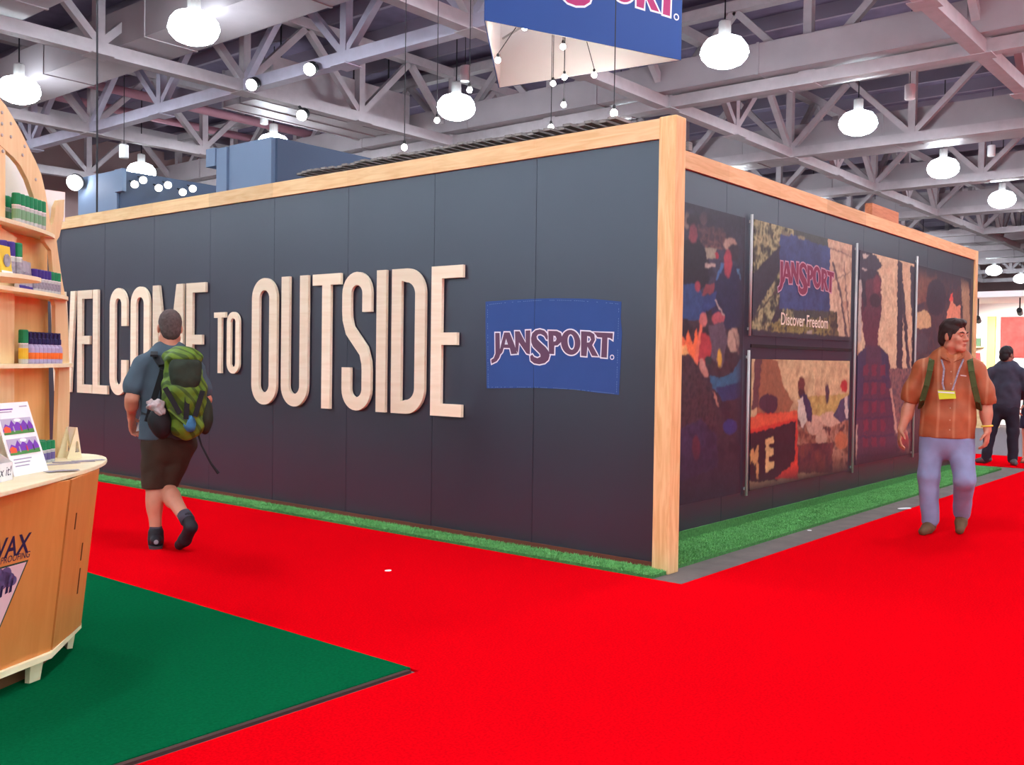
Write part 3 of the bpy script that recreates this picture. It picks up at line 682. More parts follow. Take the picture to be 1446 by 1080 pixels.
# P2 banner among trees
art('photo_print', 7.975, 10.27, 1.66, 2.67, [
 ('n', [(52,54,50),(110,112,84),(186,180,132),(90,92,66)], [(1050,300),(1120,300),(1120,490),(1050,490)], 14, 11),
 ('p', (50,48,62), [(1062,388),(1104,344),(1104,376),(1062,452)]), ('p', (54,50,60), [(1078,480),(1104,415),(1104,440),(1090,480)]), ('l', (70,64,62), [(1062,452),(1098,408)], 1.2),
 ('n', [(196,166,134),(214,190,158),(178,148,124)], [(1170,320),(1210,330),(1210,490),(1168,490)], 7, 12),
 ('l', (90,72,78), [(1176,370),(1188,420),(1196,480)], 1.4), ('l', (120,98,92), [(1192,370),(1200,480)], 0.9), ('l', (110,90,90), [(1172,350),(1202,362)], 0.7), ('l', (120,98,92), [(1172,400),(1200,384)], 0.7),
 ('n', [(60,58,60),(116,104,70),(70,66,62)], [(1168,440),(1182,440),(1184,475),(1170,475)], 16, 13),
 ('n', [(56,52,56),(120,112,62),(150,140,84),(60,56,56)], [(1086,455),(1172,448),(1172,474),(1086,472)], 15, 14),
 ('p', (52,50,62), [(1060,464),(1090,468),(1205,476),(1205,492),(1058,488)]),
 ('n', [(56,68,112),(62,78,128),(54,64,104)], [(1101,332),(1110,328),(1125,334),(1172,350),(1172,440),(1101,436)], 3, 15),
 ('p', (120,114,92), [(1104,326),(1116,330),(1116,333),(1104,332)]), ('p', (140,130,100), [(1126,332),(1138,336),(1136,340),(1127,337)]), ('p', (176,164,150), [(1140,468),(1146,466),(1147,472),(1139,473)]),
 ], 'printed photograph of a blue banner hanging between trees', (70,74,70))
# P3 camp box and riders
art('photo_print', 7.985, 10.28, 0.30, 1.455, [
 ('n', [(198,166,126),(216,188,142),(180,150,112)], [(1050,500),(1210,500),(1210,600),(1050,600)], 5, 21),
 ('n', [(170,140,80),(196,170,100)], [(1128,560),(1200,555),(1200,592),(1128,590)], 9, 22),
 ('p', (150,98,70), [(1072,505),(1098,508),(1106,545),(1120,568),(1112,584),(1068,586)]), ('p', (96,62,66), [(1066,505),(1076,505),(1070,575),(1062,580)]), ('e', (70,46,62), (1085,570,14,14)),
 ('n', [(110,66,56),(150,100,80),(176,130,108),(90,56,56)], [(1122,590),(1200,585),(1200,668),(1120,668)], 8, 23),
 ('e', (196,160,138), (1150,600,12,14)), ('e', (206,170,146), (1172,592,16,10)), ('e', (190,150,128), (1160,618,8,12)), ('n', [(70,40,52),(100,56,60),(120,66,56)], [(1126,628),(1176,624),(1176,668),(1126,668)], 8, 24), ('e', (186,110,76), (1188,622,9,12)),
 ('e', (110,56,52), (1132,544,5,12)), ('e', (72,44,52), (1132,556,5,6)), ('p', (56,54,86), [(1129,558),(1139,556),(1147,578),(1145,598),(1136,592)]), ('p', (206,196,180), [(1127,566),(1134,560),(1140,592),(1134,606),(1127,590)]),
 ('e', (80,62,76), (1168,556,3,14)), ('e', (190,56,56), (1192,545,5,9)), ('p', (70,72,100), [(1176,588),(1188,564),(1200,556),(1200,592),(1186,596)]), ('p', (200,190,180), [(1192,562),(1197,558),(1198,590),(1194,590)]),
 ('p', (206,60,44), [(1060,590),(1072,584),(1126,580),(1127,676),(1060,676)]), ('p', (220,92,62), [(1060,588),(1126,579),(1126,590),(1060,606)]),
 ('p', (44,30,42), [(1058,612),(1100,602),(1124,594),(1122,650),(1098,678),(1058,680)]),
 ('p', (226,66,52), [(1094,676),(1126,650),(1126,676)]),
 ('p', (206,150,96), [(1060,638),(1064,632),(1066,642),(1069,630),(1071,630),(1071,676),(1068,676),(1068,650),(1066,658),(1063,650),(1060,656)]),
 ('p', (224,180,124), [(1081,620),(1093,616),(1093,625),(1086,628),(1086,633),(1092,632),(1092,641),(1086,644),(1086,652),(1093,651),(1093,660),(1081,668)]),
 ('fade', (50,40,50), (0, 0, 0.16, 0)),
 ], 'printed photograph of an orange and black camp box with riders behind', (190,160,124))
# P4 woodsman
art('photo_print', 10.50, 12.31, 0.34, 2.64, [
 ('n', [(206,176,140),(222,198,160),(196,168,136)], [(1200,340),(1300,340),(1300,600),(1200,600)], 4, 31),
 ('n', [(74,56,76),(96,66,84),(60,50,70)], [(1200,520),(1300,530),(1300,680),(1200,680)], 7, 32),
 ('p', (62,58,74), [(1206,345),(1236,360),(1246,375),(1236,384),(1224,386),(1216,398),(1206,398)]), ('p', (210,200,186), [(1218,358),(1228,360),(1220,366)]), ('l', (196,186,176), [(1219,380),(1230,386)], 1.4),
 ('p', (64,58,70), [(1268,368),(1274,370),(1275,420),(1274,560),(1266,560),(1267,420)]), ('l', (70,62,74), [(1274,400),(1283,520)], 2.2), ('p', (62,58,72), [(1285,375),(1300,380),(1300,560),(1286,560),(1288,470)]), ('p', (190,180,170), [(1210,395),(1218,395),(1216,480),(1212,488)]),
 ('e', (58,50,66), (1230,398,14,18)), ('p', (96,54,70), [(1218,396),(1244,392),(1245,440),(1240,470),(1240,500),(1222,500),(1216,440)]), ('e', (120,60,74), (1238,402,5,14)), ('p', (52,46,62), [(1216,392),(1222,396),(1224,430),(1220,440)]), ('e', (60,44,58), (1236,424,8,10)),
 ('p', (84,58,78), [(1210,502),(1224,488),(1242,488),(1254,500),(1262,540),(1266,600),(1268,650),(1206,652),(1206,560)]),
 ('p', (60,58,88), [(1210,502),(1224,490),(1218,560),(1208,580)]), ('p', (60,58,88), [(1244,492),(1254,502),(1256,548),(1246,548)])]
 + [('p', (118,48,68), [(1219+dx, 515+dy), (1226+dx, 514+dy), (1226+dx, 530+dy), (1219+dx, 531+dy)]) for dx in (0, 12, 24) for dy in (0, 26, 52, 78, 100)]
 + [('l', (60,52,80), [(1208, 540+26*k), (1264, 536+26*k)], 1.6) for k in range(5)]
 + [('n', [(90,74,84),(150,110,104),(70,60,76)], [(1256,520),(1296,520),(1296,640),(1266,640)], 9, 33), ('l', (200,160,140), [(1258,550),(1266,610)], 1.5), ('l', (206,150,130), [(1280,610),(1283,645)], 2), ('e', (176,70,70), (1276,625,7,14)),
 ('l', (196,160,146), [(1210,600),(1209,648)], 1.2), ('fade', (46,38,52), (0, 0, 0.2, 0))],
 'printed photograph of a person in a checked shirt among pale tree trunks', (200,172,140))
# P5 night camp
art('photo_print', 12.42, 14.78, 0.34, 2.64, [
 ('n', [(62,58,72),(90,66,70),(70,60,70)], [(1280,360),(1400,360),(1400,680),(1280,680)], 5, 41),
 ('n', [(110,70,64),(136,92,74),(84,62,66)], [(1290,378),(1322,376),(1326,420),(1294,430)], 5, 42), ('e', (54,48,62), (1322,420,14,26)),
 ('p', (206,176,130), [(1294,441),(1308,438),(1314,446),(1315,462),(1298,466),(1293,462)]), ('e', (80,74,84), (1302,485,9,14)),
 ('p', (222,86,74), [(1341,420),(1345,412),(1347,435),(1342,442)]), ('p', (226,150,118), [(1337,440),(1344,424),(1350,432),(1356,430),(1356,460),(1338,460)]),
 ('p', (170,140,110), [(1357,392),(1368,398),(1372,500),(1362,500)]), ('n', [(70,58,66),(110,84,80)], [(1288,500),(1400,500),(1400,640),(1288,640)], 6, 43),
 ('fade', DK, (0, 0, 0.5, 0.2))],
 'dark printed photograph of a camp fire at night', (66,60,72))
# logo and lettering on the banner photograph
bn = thing('banner_print', (9.1, YW, 2.0), 'printed logo and slogan lettering across the banner photograph', 'lettering')
q0, q1 = on_y(1104.7, 404, YW), on_y(1181, 440, YW); lw = lg(1176, 422)[0]-lg(144, 648)[0]
sc = (q1[0]-q0[0])/lw; ctr = on_y(1141, 388, YW); c0 = lg(660, 520)
o_ = (ctr[0]-c0[0]*sc, YW-0.007, ctr[2]-c0[1]*sc-0.03)
put_logo(bn, o_, (1,0,0), (0,0,1), (0,-1,0), sc, mat('print_maroon', srgb(128, 56, 84), 0.6), mat('print_pink', srgb(186, 150, 166), 0.6), lift=0.0016, wd=0.011, reg=False)
a, b = on_y(1101, 455, YW), on_y(1168, 458, YW); V_, F_ = text_mesh('Discover Freedom', 0.12, offset=0.0012)
mxx = max(v[0] for v in V_); k = (b[0]-a[0])/mxx
mb = MB(); place2d(mb, ([(x*k, y*1.35, z) for x, y, z in V_], F_), (a[0], YW-0.0085, a[2]-0.02), (1,0,0), (0,0,1), (0,-1,0))
mb.build('slogan', mat('print_cream', srgb(226, 216, 198), 0.6), bn)
# paper scraps on the concrete strip
for (px, py), rr, lab in (((1277, 719), 0.062, 'white paper disc lying on the concrete strip'), ((1143, 749), 0.018, 'tiny pale scrap on the concrete strip by the turf'), ((548, 806), 0.02, 'tiny pale scrap lying on the red carpet')):
    P = on_z(px, py, 0.011 if py == 806 else 0.0)
    # the disc leans on the carpet's cut edge, the scraps lie flat
    bz = (lambda y: (P[1]+rr-y)*0.012/(P[1]+rr-YC)) if py == 719 else (lambda y: P[2])
    ring = [(P[0]+rr*math.cos(t)*1.2, P[1]+rr*math.sin(t)) for t in [2*PI*k/14 for k in range(14)]]
    tag(MB().hexa([(x, y, bz(y)) for x, y in ring], [(x, y, bz(y)+0.004) for x, y in ring]).build('paper_scrap', M_WHITE, origin=tuple(P)), lab, 'paper')
# ================================================================== BACKGROUND
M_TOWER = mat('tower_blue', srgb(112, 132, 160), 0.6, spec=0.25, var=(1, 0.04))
M_TOWER_SHADE = mat('tower_shade', srgb(70, 84, 108), 0.6, spec=0.25)  # tower blue darkened: shade of the unlit side faces put into the colour
ZT = 4.88
t1 = thing('booth_tower', (9.64, 13.5, 0), 'square blue-grey booth tower rising behind the word OUTSIDE', 'booth tower')
MB().box((9.64, 12.92, 0), (12.9, 14.05, ZT)).build('tower_body', M_TOWER, t1)
MB().box((9.60, 14.06, 0), (12.9, 14.35, ZT-0.02)).build('side_fin', M_TOWER, t1)
MB().box((9.58, 14.36, ZT-0.3), (12.9, 14.62, ZT)).build('header', M_TOWER, t1)
t2 = thing('booth_tower', (9.64, 18.2, 0), 'blue-grey booth tower with shade painted on its side behind the word WELCOME', 'booth tower')
MB().box((9.64, 17.62, 0), (16.4, 19.1, ZT)).build('tower_body', M_TOWER, t2)
MB().box((9.60, 17.36, ZT-0.42), (9.68, 17.64, ZT)).build('header', M_TOWER, t2)
MB().box((9.681, 17.56, 0), (16.4, 17.618, ZT-0.001)).build('shade_side', M_TOWER_SHADE, t2)  # thin sheets laying the painted shade over the towers' side faces
MB().box((9.72, 12.87, 0), (12.9, 12.919, ZT-0.001)).build('shade_side', M_TOWER_SHADE, t1)
def aim_spot(name, pos, target, power, size, blend=0.6, col=(1,0.95,0.88)):
    ld = bpy.data.lights.new(name, 'SPOT'); ld.energy = power; ld.spot_size = size; ld.spot_blend = blend; ld.color = col; ld.shadow_soft_size = 0.06
    o = bpy.data.objects.new(name, ld); COL.objects.link(o); o.location = pos
    o.rotation_euler = (Vector(target)-Vector(pos)).to_track_quat('-Z', 'Y').to_euler(); return o
for i, (px, py) in enumerate(((190, 260), (202, 254), (224, 265), (237, 261), (258, 271), (272, 266))):
    P = on_y(px, py, 17.3)
    t = thing('track_spot', P, 'small warm track spotlight under the blue-grey booth header', 'spotlight', 'track spotlights of the blue-grey booth')
    MB().lathe(P, [(0.05, 0.0), (0.055, 0.05), (0.03, 0.13)], 12, axis=(0.3,0.8,0.4)).build('housing', M_BLACK, t)
    MB().lathe(P, [(0.04, -0.05), (0.07, -0.02), (0.065, 0.005), (0.04, 0.01)], 12, axis=(0.3,0.8,0.4)).build('bulb', M_BULBW, t, smooth=True)
    MB().tube([tuple(P+np.array([0.03,0.08,0.04])), (P[0]+0.05, 17.565, P[2]+0.1)], 0.012, 6).build('arm', M_BLACK, t)
P = on_x(105, 258, 9.4)
t = thing('arm_floodlight', P, 'dazzling white arm floodlight beside the blue-grey booth tower', 'spotlight')
MB().lathe(P, [(0.06, -0.06), (0.15, -0.02), (0.14, 0.04), (0.05, 0.07)], 14, axis=(0.75,0.45,0.4)).build('lamp_glass', mat('flood_glow', (1,0.96,0.97), 0.4, emit=30), t, smooth=True)
MB().lathe(P+np.array([0.06,0.04,0.03]), [(0.15, 0.0), (0.16, 0.03), (0.09, 0.12)], 14, axis=(0.75,0.45,0.4)).build('housing', M_BLACK, t)
MB().tube([tuple(P+np.array([0.12,0.08,0.08])), (9.60, P[1]+0.12, P[2]+0.12), (9.66, 18.95, P[2]+0.12)], 0.015, 6).build('arm', M_BLACK, t)

# white-ended spotlights clamped on the trusses
def truss_spot(P, aim, lab, to):
    P = np.array(P); ax = np.array(aim)/np.linalg.norm(aim)
    t = thing('truss_spotlight', P, lab, 'spotlight', 'spotlights clamped to the roof trusses')
    MB().lathe(P, [(0.17, 0.0), (0.18, 0.03), (0.17, 0.30), (0.10, 0.46)], 16, axis=tuple(-ax)).build('housing', M_BLACK, t)
    MB().lathe(P, [(0.05, 0.05), (0.155, 0.02), (0.165, 0.0)], 16, axis=tuple(ax)).build('lens', M_SPOTG, t, smooth=True)
    MB().bar(tuple(P-ax*0.25), tuple(P-ax*0.25+np.array(to)), 0.06).build('clamp', M_BLACK, t)
truss_spot(on_x(355, 120, 16.95), (-0.75, -0.45, -0.45), 'black spotlight with bright white face clamped to a roof truss', (0.3, 0, 0.04))
truss_spot(on_x(437, 98, 16.95), (-0.75, -0.5, -0.45), 'black spotlight with bright white face clamped to a roof truss', (0.3, 0, 0.04))
truss_spot(on_y(426, 163, 24.25), (-0.75, -0.5, -0.45), 'black spotlight with bright white face clamped to a roof truss', (0, 0.3, 0.34))
for px, py, y in ((175, 214, 30.5), (373, 167, 30.5), (657, 104, 19.0), (1285, 130, 9.6), (1400, 213, 10.5)):
    P = on_y(px, py, y)
    t = thing('hanging_loudspeaker', P, 'white cylindrical loudspeaker hanging from the roof', 'loudspeaker', 'white cylinders hanging from the roof')
    MB().lathe(P, [(0.13, -0.22), (0.15, -0.2), (0.15, 0.2), (0.13, 0.22)], 14).build('can', M_WHITE, t, smooth=False)
    MB().tube([(P[0], P[1], P[2]+0.2), (P[0], P[1], 12.597)], 0.012, 5).build('cord', M_CABLE, t)

# far lit booth at the end of the aisle
FX = 26.0
fb = thing('far_booth', (FX, 6, 0), 'brightly lit white booth at the far end of the aisle', 'booth')
M_FW = mat('booth_white', srgb(244, 246, 244), 0.7)
MB().box((FX, 3.6, 0.0105), (FX+0.1, 9.5, 2.95)).build('back_wall', M_FW, fb)
MB().box((FX-2.2, 9.4, 0.0105), (FX, 9.5, 2.95)).build('side_wall', M_FW, fb)
MB().box((FX-2.4, 3.6, 2.95), (FX+0.1, 9.5, 3.08)).build('canopy', M_FW, fb)
MB().box((FX-0.12, 6.19, 0.0105), (FX-0.002, 6.37, 2.63)).build('yellow_column', mat('booth_yellow', srgb(246, 226, 120), 0.6), fb)
pic = thing('landscape_picture', (FX-0.02, 5.6, 1.64), 'red landscape picture on the white far booth wall', 'picture')
MB().box((FX-0.035, 4.95, 1.64), (FX-0.004, 6.09, 2.62)).build('canvas', mat('red_landscape', srgb(170, 60, 56), 0.6, var=(3.2, 0.45)), pic)
ct = thing('booth_counter', (FX-1.6, 6.2, 0), 'wooden counter standing in the far white booth', 'counter')
MB().box((FX-1.9, 5.75, 0.0105), (FX-1.35, 6.6, 0.95)).build('body', M_RAILY, ct)
MB().box((FX-1.95, 5.68, 0.95), (FX-1.3, 6.66, 1.0)).build('worktop', M_FW, ct)
for k in range(3):
    y = 6.5+0.02*k; z = 1.15+0.36*k
    sh = thing('product_shelf', (FX-0.2, 6.8, z), 'small pale shelf with goods on the far booth wall', 'shelf', 'shelves of the far booth')
    MB().box((FX-0.3, 6.45, z), (FX-0.002, 7.6, z+0.03)).build('board', M_RAILY, sh)
    for j in range(5):
        gy = 6.55+0.2*j; c = [(206,150,90),(150,60,60),(90,120,90),(220,200,160),(120,110,140)][(j+k) % 5]
        b = thing('packet', (FX-0.18, gy, z+0.03), 'small packet on the far booth shelf', 'packet', 'packets on the far booth shelves')
        MB().hexa([(FX-0.24, gy-0.06, z+0.03), (FX-0.12, gy-0.06, z+0.03), (FX-0.12, gy+0.06, z+0.03), (FX-0.24, gy+0.06, z+0.03)],
                  [(FX-0.2, gy-0.055, z+0.24), (FX-0.16, gy-0.055, z+0.24), (FX-0.16, gy+0.055, z+0.24), (FX-0.2, gy+0.055, z+0.24)]).build('bag', mat('packet%d' % ((j+k) % 5), srgb(*c), 0.5), b)
        MB().box((FX-0.21, gy-0.05, z+0.235), (FX-0.15, gy+0.05, z+0.262)).build('seal', M_WHITE, b)
for px, py in ((1381, 451), (1440, 440)):
    P = on_x(px, py, FX-2.0)
    t = thing('booth_spotlight', P, 'black spotlight hanging under the far white booth canopy', 'spotlight', 'spotlights of the far booth')
    MB().lathe(P, [(0.05, -0.12), (0.06, -0.1), (0.06, 0.12), (0.04, 0.14)], 10, axis=(0.9,0.1,-0.3)).build('housing', M_BLACK, t)
    MB().tube([tuple(P), (P[0], P[1], 2.96)], 0.015, 6).build('stem', M_BLACK, t)
    l = aim_spot('booth_spot_light', (P[0]+0.2, P[1], P[2]-0.05), (FX, P[1]-0.1, 1.2), 240, 1.9); 

# ================================================================== THE PLYWOOD KIOSK
KX, KY = 2.43, 4.98; E1 = np.array([.766, .643]); E2 = np.array([-.643, .766])
def Wk(a, b, z): p = np.array([KX, KY])+E1*a+E2*b; return (p[0], p[1], z)
kd = 'curved plywood display kiosk with shelves and printed counter on the green carpet'
kiosk = thing('display_kiosk', Wk(-0.75, 0.1, 0), kd, 'kiosk')
AC = -0.74
M_PLYF = mat('kiosk_front_ply', srgb(222, 146, 78), 0.4, wood=(srgb(214, 136, 68), 2, 1.4), spec=0.4)  # plywood deepened to orange: red carpet bounce and low light put into the colour
def kb(poly_ab, z0, z1, name, m, parent=None):
    return MB().hexa([Wk(a, b, z0) for a, b in poly_ab], [Wk(a, b, z1) for a, b in poly_ab]).build(name, m, parent or kiosk)
def sup(ac, bc, sa, sb, n, k=48, lo=0, hi=2*PI):
    P = []
    for i in range(k):
        t = lo+(hi-lo)*i/k; c, s = math.cos(t), math.sin(t)
        P.append((ac+sa*math.copysign(abs(c)**(2/n), c), bc+sb*math.copysign(abs(s)**(2/n), s)))
    return P
top = kb(sup(-1.0, 0.105, 1.19, 0.47, 2.8), 0.872, 0.892, 'countertop', M_PLYTOP)
bv = top.modifiers.new('bevel', 'BEVEL'); bv.width = 0.004; bv.segments = 2; bv.limit_method = 'ANGLE'
# faceted counter panels (flaring outwards at the top)
def ab2(x, y): d = np.array([x-KX, y-KY]); return (d@E1, d@E2)
Tp = [ab2(*q) for q in ((1.20, 3.81), (2.08, 4.195), (2.385, 4.53))]; Bp = [ab2(*q) for q in ((1.20, 3.88), (2.02, 4.245), (2.31, 4.555))]
Tp[0] = (Tp[1][0]+Bp[0][0]-Bp[1][0], Tp[1][1]+Bp[0][1]-Bp[1][1])
Tp += [(0.12, 0.16), (-0.18, 0.50), (-1.70, 0.52), (-2.08, 0.30), (-2.08, 0.06)]; Bp += [(0.04, 0.16), (-0.24, 0.46), (-1.68, 0.47), (-2.0, 0.28), (-2.0, 0.08)]
Tp.append(Tp[0]); Bp.append(Bp[0])
for i in range(len(Tp)-1):
    (a0, b0), (a1, b1) = Bp[i], Bp[i+1]; (c0, d0), (c1, d1) = Tp[i], Tp[i+1]
    A, B, C_, D = [Vector(Wk(*q)) for q in ((a0, b0, 0.13), (a1, b1, 0.13), (c1, d1, 0.872), (c0, d0, 0.872))]
    g = 0.006; e = (B-A).normalized()*g; f = (C_-D).normalized()*g; A2, B2, C2, D2 = A+e, B-e, C_-f, D+f
    nn = (B-A).cross(D-A).normalized()*0.012
    if nn.dot(Vector(Wk(-0.95, 0.15, 0.5))-A) > 0: nn = -nn
    pan = MB().hexa([A2, B2, C2, D2], [A2+nn, B2+nn, C2+nn, D2+nn]).build('front_panel', M_PLYF, kiosk)
    if i == 0: FP, FN, FA, FB, FC, FD = pan, nn.normalized(), A+nn, B+nn, C_+nn, D+nn
    if i == 1:
        # finger slots cut in the panel
        for u, v0, v1 in ((0.3, 0.68, 0.78), (0.66, 0.45, 0.56), (0.68, 0.24, 0.40)):
            s0 = A+(B-A)*u; s1 = D+(C_-D)*u; p0 = s0+(s1-s0)*v0+nn*1.06; p1 = s0+(s1-s0)*v1+nn*1.06
            MB().bar(p0, p1, 0.012, 0.002, up=nn).build('slot', mat('slot_dark', srgb(96, 52, 30), 0.8), pan)
# base ring, legs, inner core
ring = [(a-0.03, b-0.025) if i < 2 else (a+0.03*(1 if a > -1 else -1), b+(0.03 if b > 0.4 else 0)) for i, (a, b) in enumerate(Bp[:-1])]
kb(ring, 0.105, 0.13, 'base_ring', M_PLYTOP)
inner = [(-0.95+(a+0.95)*0.9, 0.12+(b-0.12)*0.8) for a, b in Bp[:-1]]
kb(inner, 0.016, 0.105, 'plinth', mat('plinth_dark', srgb(110, 74, 44), 0.8))
for x, y in ((2.285, 4.605), (1.945, 4.235), (1.45, 4.01), (0.95, 4.35), (1.9, 5.28)):
    d = np.array([x, y])-np.array([1.75, 4.75]); d /= np.linalg.norm(d); n_ = np.array([-d[1], d[0]])
    P0 = np.array([x, y])
    MB().hexa([(*(P0+n_*0.03+d*0.012), 0.0155), (*(P0-n_*0.03+d*0.012), 0.0155), (*(P0-n_*0.03-d*0.012), 0.0155), (*(P0+n_*0.03-d*0.012), 0.0155)],
              [(*(P0+n_*0.038+d*0.03), 0.135), (*(P0-n_*0.038+d*0.03), 0.135), (*(P0-n_*0.038-d*0.0), 0.135), (*(P0+n_*0.038-d*0.0), 0.135)]).build('leg', M_PLYTOP, kiosk)
# uprights, arch, centre post (all in the plane b = 0), mirrored about the centre
U3, V3, W3 = (E1[0], E1[1], 0), (0,0,1), (E2[0], E2[1], 0); KO = Wk(0, 0, 0)
def mir(poly): return [(2*AC-a, z) for a, z in poly][::-1]
upr = [(-0.060,0.89),(-0.045,1.10),(-0.030,1.33),(-0.05,1.35),(-0.066,1.385),(-0.074,1.66),(-0.10,1.70),(-0.085,1.74),(-0.12,1.93),(-0.19,1.965),(-0.20,2.01),(-0.16,2.03),(-0.10,2.07),(-0.085,2.10),(-0.075,2.15),(-0.04,2.19),(0.026,2.205),(0.018,2.12),(-0.03,2.01),(-0.06,1.985),(-0.045,1.93),(0.0,1.80),(0.045,1.70),(0.070,1.55),(0.090,1.36),(0.098,1.20),(0.085,1.0),(0.078,0.89)]
outer = [(-0.12,2.02),(-0.15,2.12),(-0.188,2.21),(-0.23,2.287),(-0.29,2.34),(-0.352,2.386),(-0.425,2.44),(-0.495,2.486),(-0.572,2.53),(-0.66,2.56),(AC,2.568)]
inner_ = [(AC,2.36),(-0.66,2.352),(-0.571,2.330),(-0.500,2.313),(-0.437,2.288),(-0.365,2.236),(-0.294,2.152),(-0.250,2.09),(-0.221,2.02)]
for k in (0, 1):
    f = (lambda P: P) if k == 0 else mir
    MB().prism(f(upr), KO, U3, V3, W3, 0.0, 0.02).build('upright', M_PLY, kiosk)
    MB().prism(f(outer+inner_), KO, U3, V3, W3, -0.001, 0.021).build('arch', M_PLY, kiosk)
MB().prism([(-0.905,0.89),(-0.575,0.89) if False else (-0.60,0.89),(-0.60,2.0),(-0.571,2.03),(-0.571,2.34),(-0.909,2.34),(-0.909,2.03),(-0.88,2.0)], KO, U3, V3, W3, 0.0015, 0.0195).build('centre_post', M_PLY, kiosk)
for a in (-0.60, -0.88):
    MB().prism([(a-0.003,0.89),(a+0.118,0.89),(a+0.118,1.9),(a+0.14,1.95),(a-0.003,1.98)] if a > -0.7 else [(a+0.003,0.89),(a+0.003,1.98),(a-0.14,1.95),(a-0.118,1.9),(a-0.118,0.89)], KO, U3, V3, W3, 0.003, 0.021).build('post_cheek', M_PLY, kiosk)
for a, z in ((-0.61,2.49),(-0.61,2.44),(-0.61,2.39),(-0.60,2.32),(-0.53,2.46),(-0.53,2.40),(-0.40,2.385),(-0.42,2.34),(-0.29,2.25)):
    MB().lathe(Wk(a, -0.006, z), [(0.006, 0), (0.008, 0.003), (0.008, 0.006)], 8, axis=(E2[0],E2[1],0)).build('bolt', M_METAL, kiosk)
# shelves
for z, sa, bc, sb in ((2.0, 0.74, 0.10, 0.17), (1.7, 0.88, 0.11, 0.21), (1.36, 0.93, 0.11, 0.22)):
    kb(sup(AC, bc, sa, sb, 2.6, 40), z-0.009, z+0.009, 'shelf', M_PLYTOP)
# lobe of the crossing shelf (points towards the aisle) with its fin
kb(sup(-1.10, -0.22, 0.215, 0.15, 2.3, 32), 1.711, 1.727, 'shelf', M_PLYTOP)
# back panel
MB().prism([(-1.5,0.9),(0.06,0.9),(0.04,1.4),(0.02,1.99),(-1.48,1.99)], Wk(0,0.085,0), U3, V3, W3, 0.0, 0.01).build('back_panel', M_PLYBACK, kiosk)
MB().prism([(-1.3,2.012),(0.05,2.012),(0.03,2.2),(-0.03,2.295),(-0.12,2.365),(-0.25,2.425),(-0.33,2.44),(-0.9,2.44),(-1.3,2.25)], Wk(0,0.12,0), U3, V3, W3, 0.0, 0.01).build('white_backing', mat('backing_white', srgb(246,244,240), 0.6), kiosk)
MB().box((0,0,0),(0.13,0.02,0.15)).build('white_board', MATS['backing_white'], kiosk, local=True).location = Vector(Wk(-0.03, 0.10, 2.1))-Vector(kiosk.location)
# lettering on the front panel: baseline follows the photograph's letters
M_INK = mat('ink_navy', srgb(40, 28, 70), 0.6); M_INKG = mat('ink_green', srgb(44, 66, 52), 0.6)
nF = np.array(FN)
def onF(x, y): dd = ray(x, y); t = ((np.array(FA)-CC)@nF)/(dd@nF); return CC+dd*t
uF = np.array((FB-FA).normalized()); vF = np.cross(nF, uF); vF = vF if vF[2] > 0 else -vF
def ptext(txt, right_px, base_px, top_px, m, bold, shear, sx):
    R = onF(right_px, base_px); T = onF(right_px, top_px); h = (T-R)@vF
    V_, F_ = text_mesh(txt, 1.0, shear=shear, offset=bold); mx = max(v[0] for v in V_); cap = 0.69
    s = h/cap; mb = MB()
    place2d(mb, ([((x-mx)*s*sx, y*s, z) for x, y, z in V_], F_), R, uF, vF, nF, 0, 0.0012); mb.build('lettering', m, FP)
ptext('NIKWAX', 42.5, 778.5, 752, M_INK, 0.02, 0.18, 0.80)
ptext('WATERPROOFING', 42, 786, 777.5, M_INK, 0.004, 0.18, 0.86)
tri = [onF(40, 790), onF(-62, 818), onF(-8, 905)]
c3 = sum(tri)/3
MB().hexa([tuple(q) for q in tri], [tuple(q+nF*0.0012) for q in tri]).build('emblem_border', M_INKG, FP)
MB().hexa([tuple(c3+(q-c3)*0.93) for q in tri], [tuple(c3+(q-c3)*0.93+nF*0.002) for q in tri]).build('emblem_field', mat('emblem_pale', srgb(226, 190, 196), 0.6), FP)
mb = MB()
cl = onF(2, 820)
for du, dv, r_ in ((0,0,0.038),(0.038,-0.004,0.03),(-0.04,-0.002,0.032),(0.018,0.022,0.03),(-0.022,0.024,0.03),(0.06,-0.012,0.02)):
    mb.add([tuple(cl+uF*(du+r_*math.cos(t))+vF*(dv+r_*math.sin(t))+nF*0.003) for t in [2*PI*k/16 for k in range(16)]], [tuple(range(16))])
mb.build('emblem_cloud', mat('ink_violet', srgb(104, 84, 132), 0.6), FP)
mb = MB()
for du, dv in ((0.02,-0.06),(-0.01,-0.07),(0.04,-0.06)):
    c_ = cl+uF*du+vF*dv; mb.add([tuple(c_+nF*0.003), tuple(c_+uF*0.016+vF*0.004+nF*0.003), tuple(c_+uF*0.02+vF*0.05+nF*0.003), tuple(c_+uF*0.008+vF*0.05+nF*0.003)], [(0,1,2,3)])
mb.build('emblem_drops', M_INK, FP)

